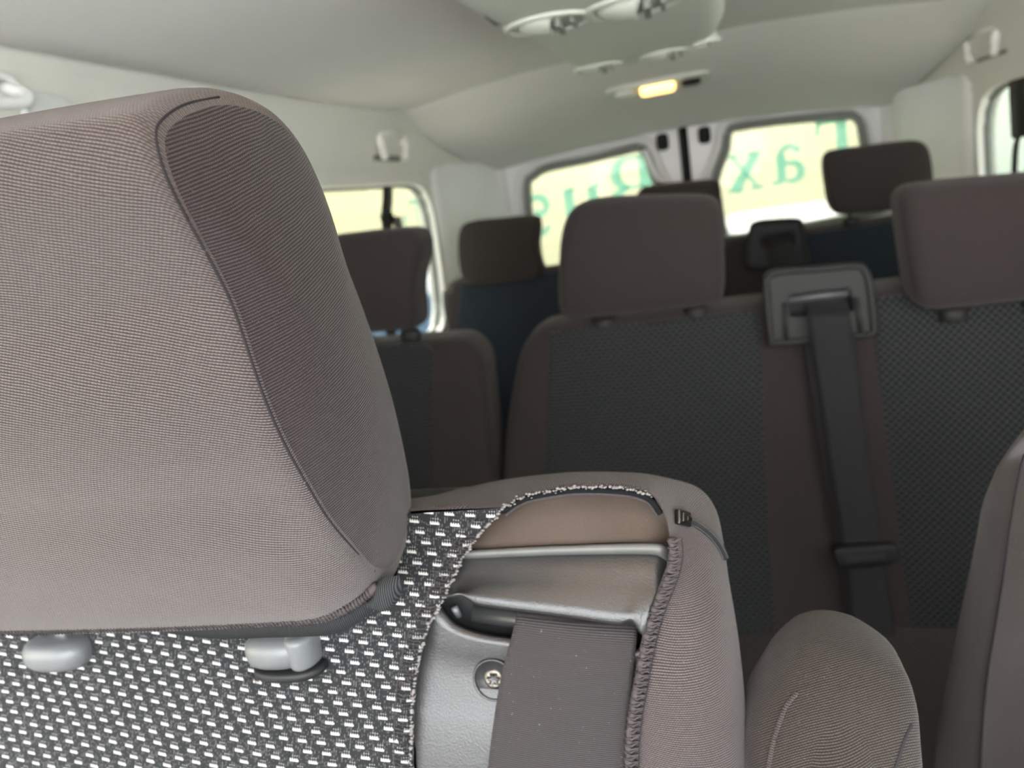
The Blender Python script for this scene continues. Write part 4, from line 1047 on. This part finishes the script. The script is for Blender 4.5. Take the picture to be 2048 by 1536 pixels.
# folding coat hooks on the side rails
def hook(px, xw, sgn, label, span=.105):
    c = at_x(px[0], px[1], xw - sgn * .012)
    o = thing('grab_handle', label, 'grab handle', tuple(c), 'folding hooks on the side rails')
    s_ = span / 2
    n_in = -sgn
    mesh('mount_plate', *pillow(rrect(c[1] - s_ * 1.25, c[1] + s_ * 1.25, c[2] - .006, c[2] + .040, .016), lambda u, v, w: np.array([c[0] + n_in * (.012 - w), u, v]), .018, .005, 0, resample=False), MAT['trim'], o)
    for k in (-1, 1):
        mesh('hinge_arm', *tube(cr([(c[0] + n_in * .008, c[1] + k * s_ * .85, c[2] + .028), (c[0] + n_in * .024, c[1] + k * s_ * .9, c[2] + .015), (c[0] + n_in * .028, c[1] + k * s_ * .9, c[2] - .015), (c[0] + n_in * .026, c[1] + k * s_ * .75, c[2] - .042)], 12), .011, 8), MAT['trim'], o)
    mesh('grip_bar', *tube([(c[0] + n_in * .024, c[1] - s_ * .9, c[2] + .018), (c[0] + n_in * .03, c[1], c[2] + .020), (c[0] + n_in * .024, c[1] + s_ * .9, c[2] + .018)], .008, 8), MAT['trim'], o)
    mesh('recess_shade', *pillow(rrect(c[1] - s_ * 1.0, c[1] + s_ * 1.0, c[2] - .045, c[2] + .026, .012), lambda u, v, w: np.array([c[0] + n_in * (.006 - w), u, v]), .014, .003, 0, resample=False), MAT['rubber'], o)  # grey patch painted for the shadows behind the hook arms
    return o
hook((766, 287), XL, -1, 'small folding grab handle on the left rail, over the hanging black belt', .20)
hook((1986, 76), XR, 1, 'small folding grab handle on the right rail near the picture corner', .20)
# left front: sliding door's upper trim with its own handle
ct = at_x(60, 200, XL)
struct('trim_9', *pillow([(.30, -.25), (.78, -.25), (.86, -.1), (.895, .08), (.89, .15), (.86, .188), (.80, .205), (.30, .215)], lambda u, v, w: np.array([XL + .052 - w, u, v]), .055, .014, 0, 80), MAT['paint'], 'white door frame trim at the left beside the near headrest')
gh = thing('grab_handle', 'white grab handle in the door frame at the left border', 'grab handle', tuple(at_x(20, 212, XL + .05)))
a_ = at_x(4, 214, XL + .06)
mesh('handle_bar', *tube(cr([a_ + np.array([.0, .012, .02]), a_ + np.array([.03, .006, .008]), a_ + np.array([.034, -.02, -.004]), a_ + np.array([.034, -.14, -.006]), a_ + np.array([.0, -.17, .0])], 30), .007, 10), MAT['paint'], gh)
mesh('handle_recess', *pillow(rrect(a_[1] - .22, a_[1] + .03, a_[2] - .09, a_[2] + .03, .015), lambda u, v, w: np.array([XL + .054 - w, u, v]), .012, .003, 0, resample=False), MAT['trim'], gh)
mesh('recess_rim', *tube([(XL + .055, p_[0], p_[1]) for p_ in rrect(a_[1] - .22, a_[1] + .035, a_[2] - .095, a_[2] + .035, .018)] + [(XL + .055, a_[1] + .035, a_[2] + .017)], .005, 8, False, 1, (1, 0, 0)), MAT['paint'], gh)

# ================================================================== OUTSIDE
GZ = FLOOR - .66
struct('ground', *box(-40, 40, -30, 40, GZ - .1, GZ), MAT['ground'], 'pale gravel yard outside', False)
hz = []
for i, t_ in enumerate(np.linspace(0, 1, 25)):
    ang = math.pi * t_
    hz.append([(x_, 3.95 - .22 * math.cos(ang) * (1 if 0 < t_ < 1 else 1.0) + random.gauss(0, .012), GZ + (1.50 * min(1, math.sin(ang) * 3.2)) + random.gauss(0, .012) * (1 if 0 < i < 24 else 0)) for x_ in np.linspace(-1.0, 2.3, 110)])
hedge = mesh('hedge', *grid(hz), MAT['grass'], None); tag(hedge, 'low clipped green hedge along the foot of the rear windows', 'hedge')
bw = mesh('boundary_wall', *join(box(-16, 2.6, 9.0, 9.25, GZ, GZ + 3.9), box(-16, 2.6, 8.97, 9.28, GZ + 3.9, GZ + 4.0)), MAT['wall_out'], None, False)
tag(bw, 'long pale yellow wall of masonry seen through the rear windows', 'wall')
sw = mesh('boundary_wall', *join(box(-5.3, -5.05, -4, 9.0, GZ, GZ + 3.9), box(-5.33, -5.02, -4, 9.0, GZ + 3.9, GZ + 4.0)), MAT['wall_out'], None, False)
tag(sw, 'pale yellow wall beside the van, seen through the left side window', 'wall')
rb_ = mesh('building', *join(box(2.75, 9, -3, 12, GZ, GZ + 4.6), box(2.6, 9.2, -3.2, 12.2, GZ + 4.6, GZ + 4.8), box(2.70, 2.77, 1.0, 2.2, GZ + 1, GZ + 2.4)), MAT['bld'], None, False)
tag(rb_, 'grey-green building beyond the right side window', 'building')
def car(loc, rot, label, group='parked cars outside'):
    o = thing('hatchback', label, 'car', (loc[0], loc[1], GZ), group)
    L_ = 2.1
    def put(v): 
        c_, s_ = math.cos(rot), math.sin(rot); return np.array([loc[0] + v[0] * c_ - v[1] * s_, loc[1] + v[0] * s_ + v[1] * c_, GZ + v[2]])
    side = [(-2.1, .35), (-2.12, .62), (-1.95, .82), (-1.1, .95), (-.55, 1.38), (.2, 1.46), (1.0, 1.42), (1.75, 1.0), (2.05, .92), (2.1, .6), (2.05, .3)]
    g = pillow(side, lambda u, v, w: put((u, -.85 + w, v)), 1.7, .10, .04, 90)
    mesh('car_body', *g, MAT['car_white'], o)
    wl_ = [(-.95, .98), (-.50, 1.32), (.2, 1.39), (.9, 1.35), (1.35, 1.05), (1.3, .98)]
    for y0, y1 in ((-.905, -.86), (.86, .905)):
        mesh('side_window', *pillow(wl_, lambda u, v, w: put((u, y0 + w, v)), y1 - y0, .01, 0, 40, smooth=False), MAT['car_glass'], o)
    ws = [[put((-1.04 + .5 * t + .02, y, .985 + .40 * t)) for y in np.linspace(-.68 + .08 * t, .68 - .08 * t, 8)] for t in np.linspace(.04, .96, 6)]
    g2 = grid(ws); up_ = grid([[p + np.array([0, 0, .03]) for p in r] for r in ws])
    mesh('windscreen', *join(g2, up_), MAT['car_glass'], o)
    for wx in (-1.3, 1.3):
        for wy in (-.86, .70):
            fnw = lambda a, b, w: put((wx + a, wy + w, .31 + b))
            mesh('wheel', *lathe([(.12, 0), (.2, .01), (.30, 0), (.31, .03), (.31, .15), (.28, .17)], fnw, 24), MAT['tyre'], o)
    return o
car((1.25, 6.7), math.pi / 2, 'white parked car low behind the right rear window')
car((-2.9, 6.6), -.02, 'white parked car low behind the left rear window')
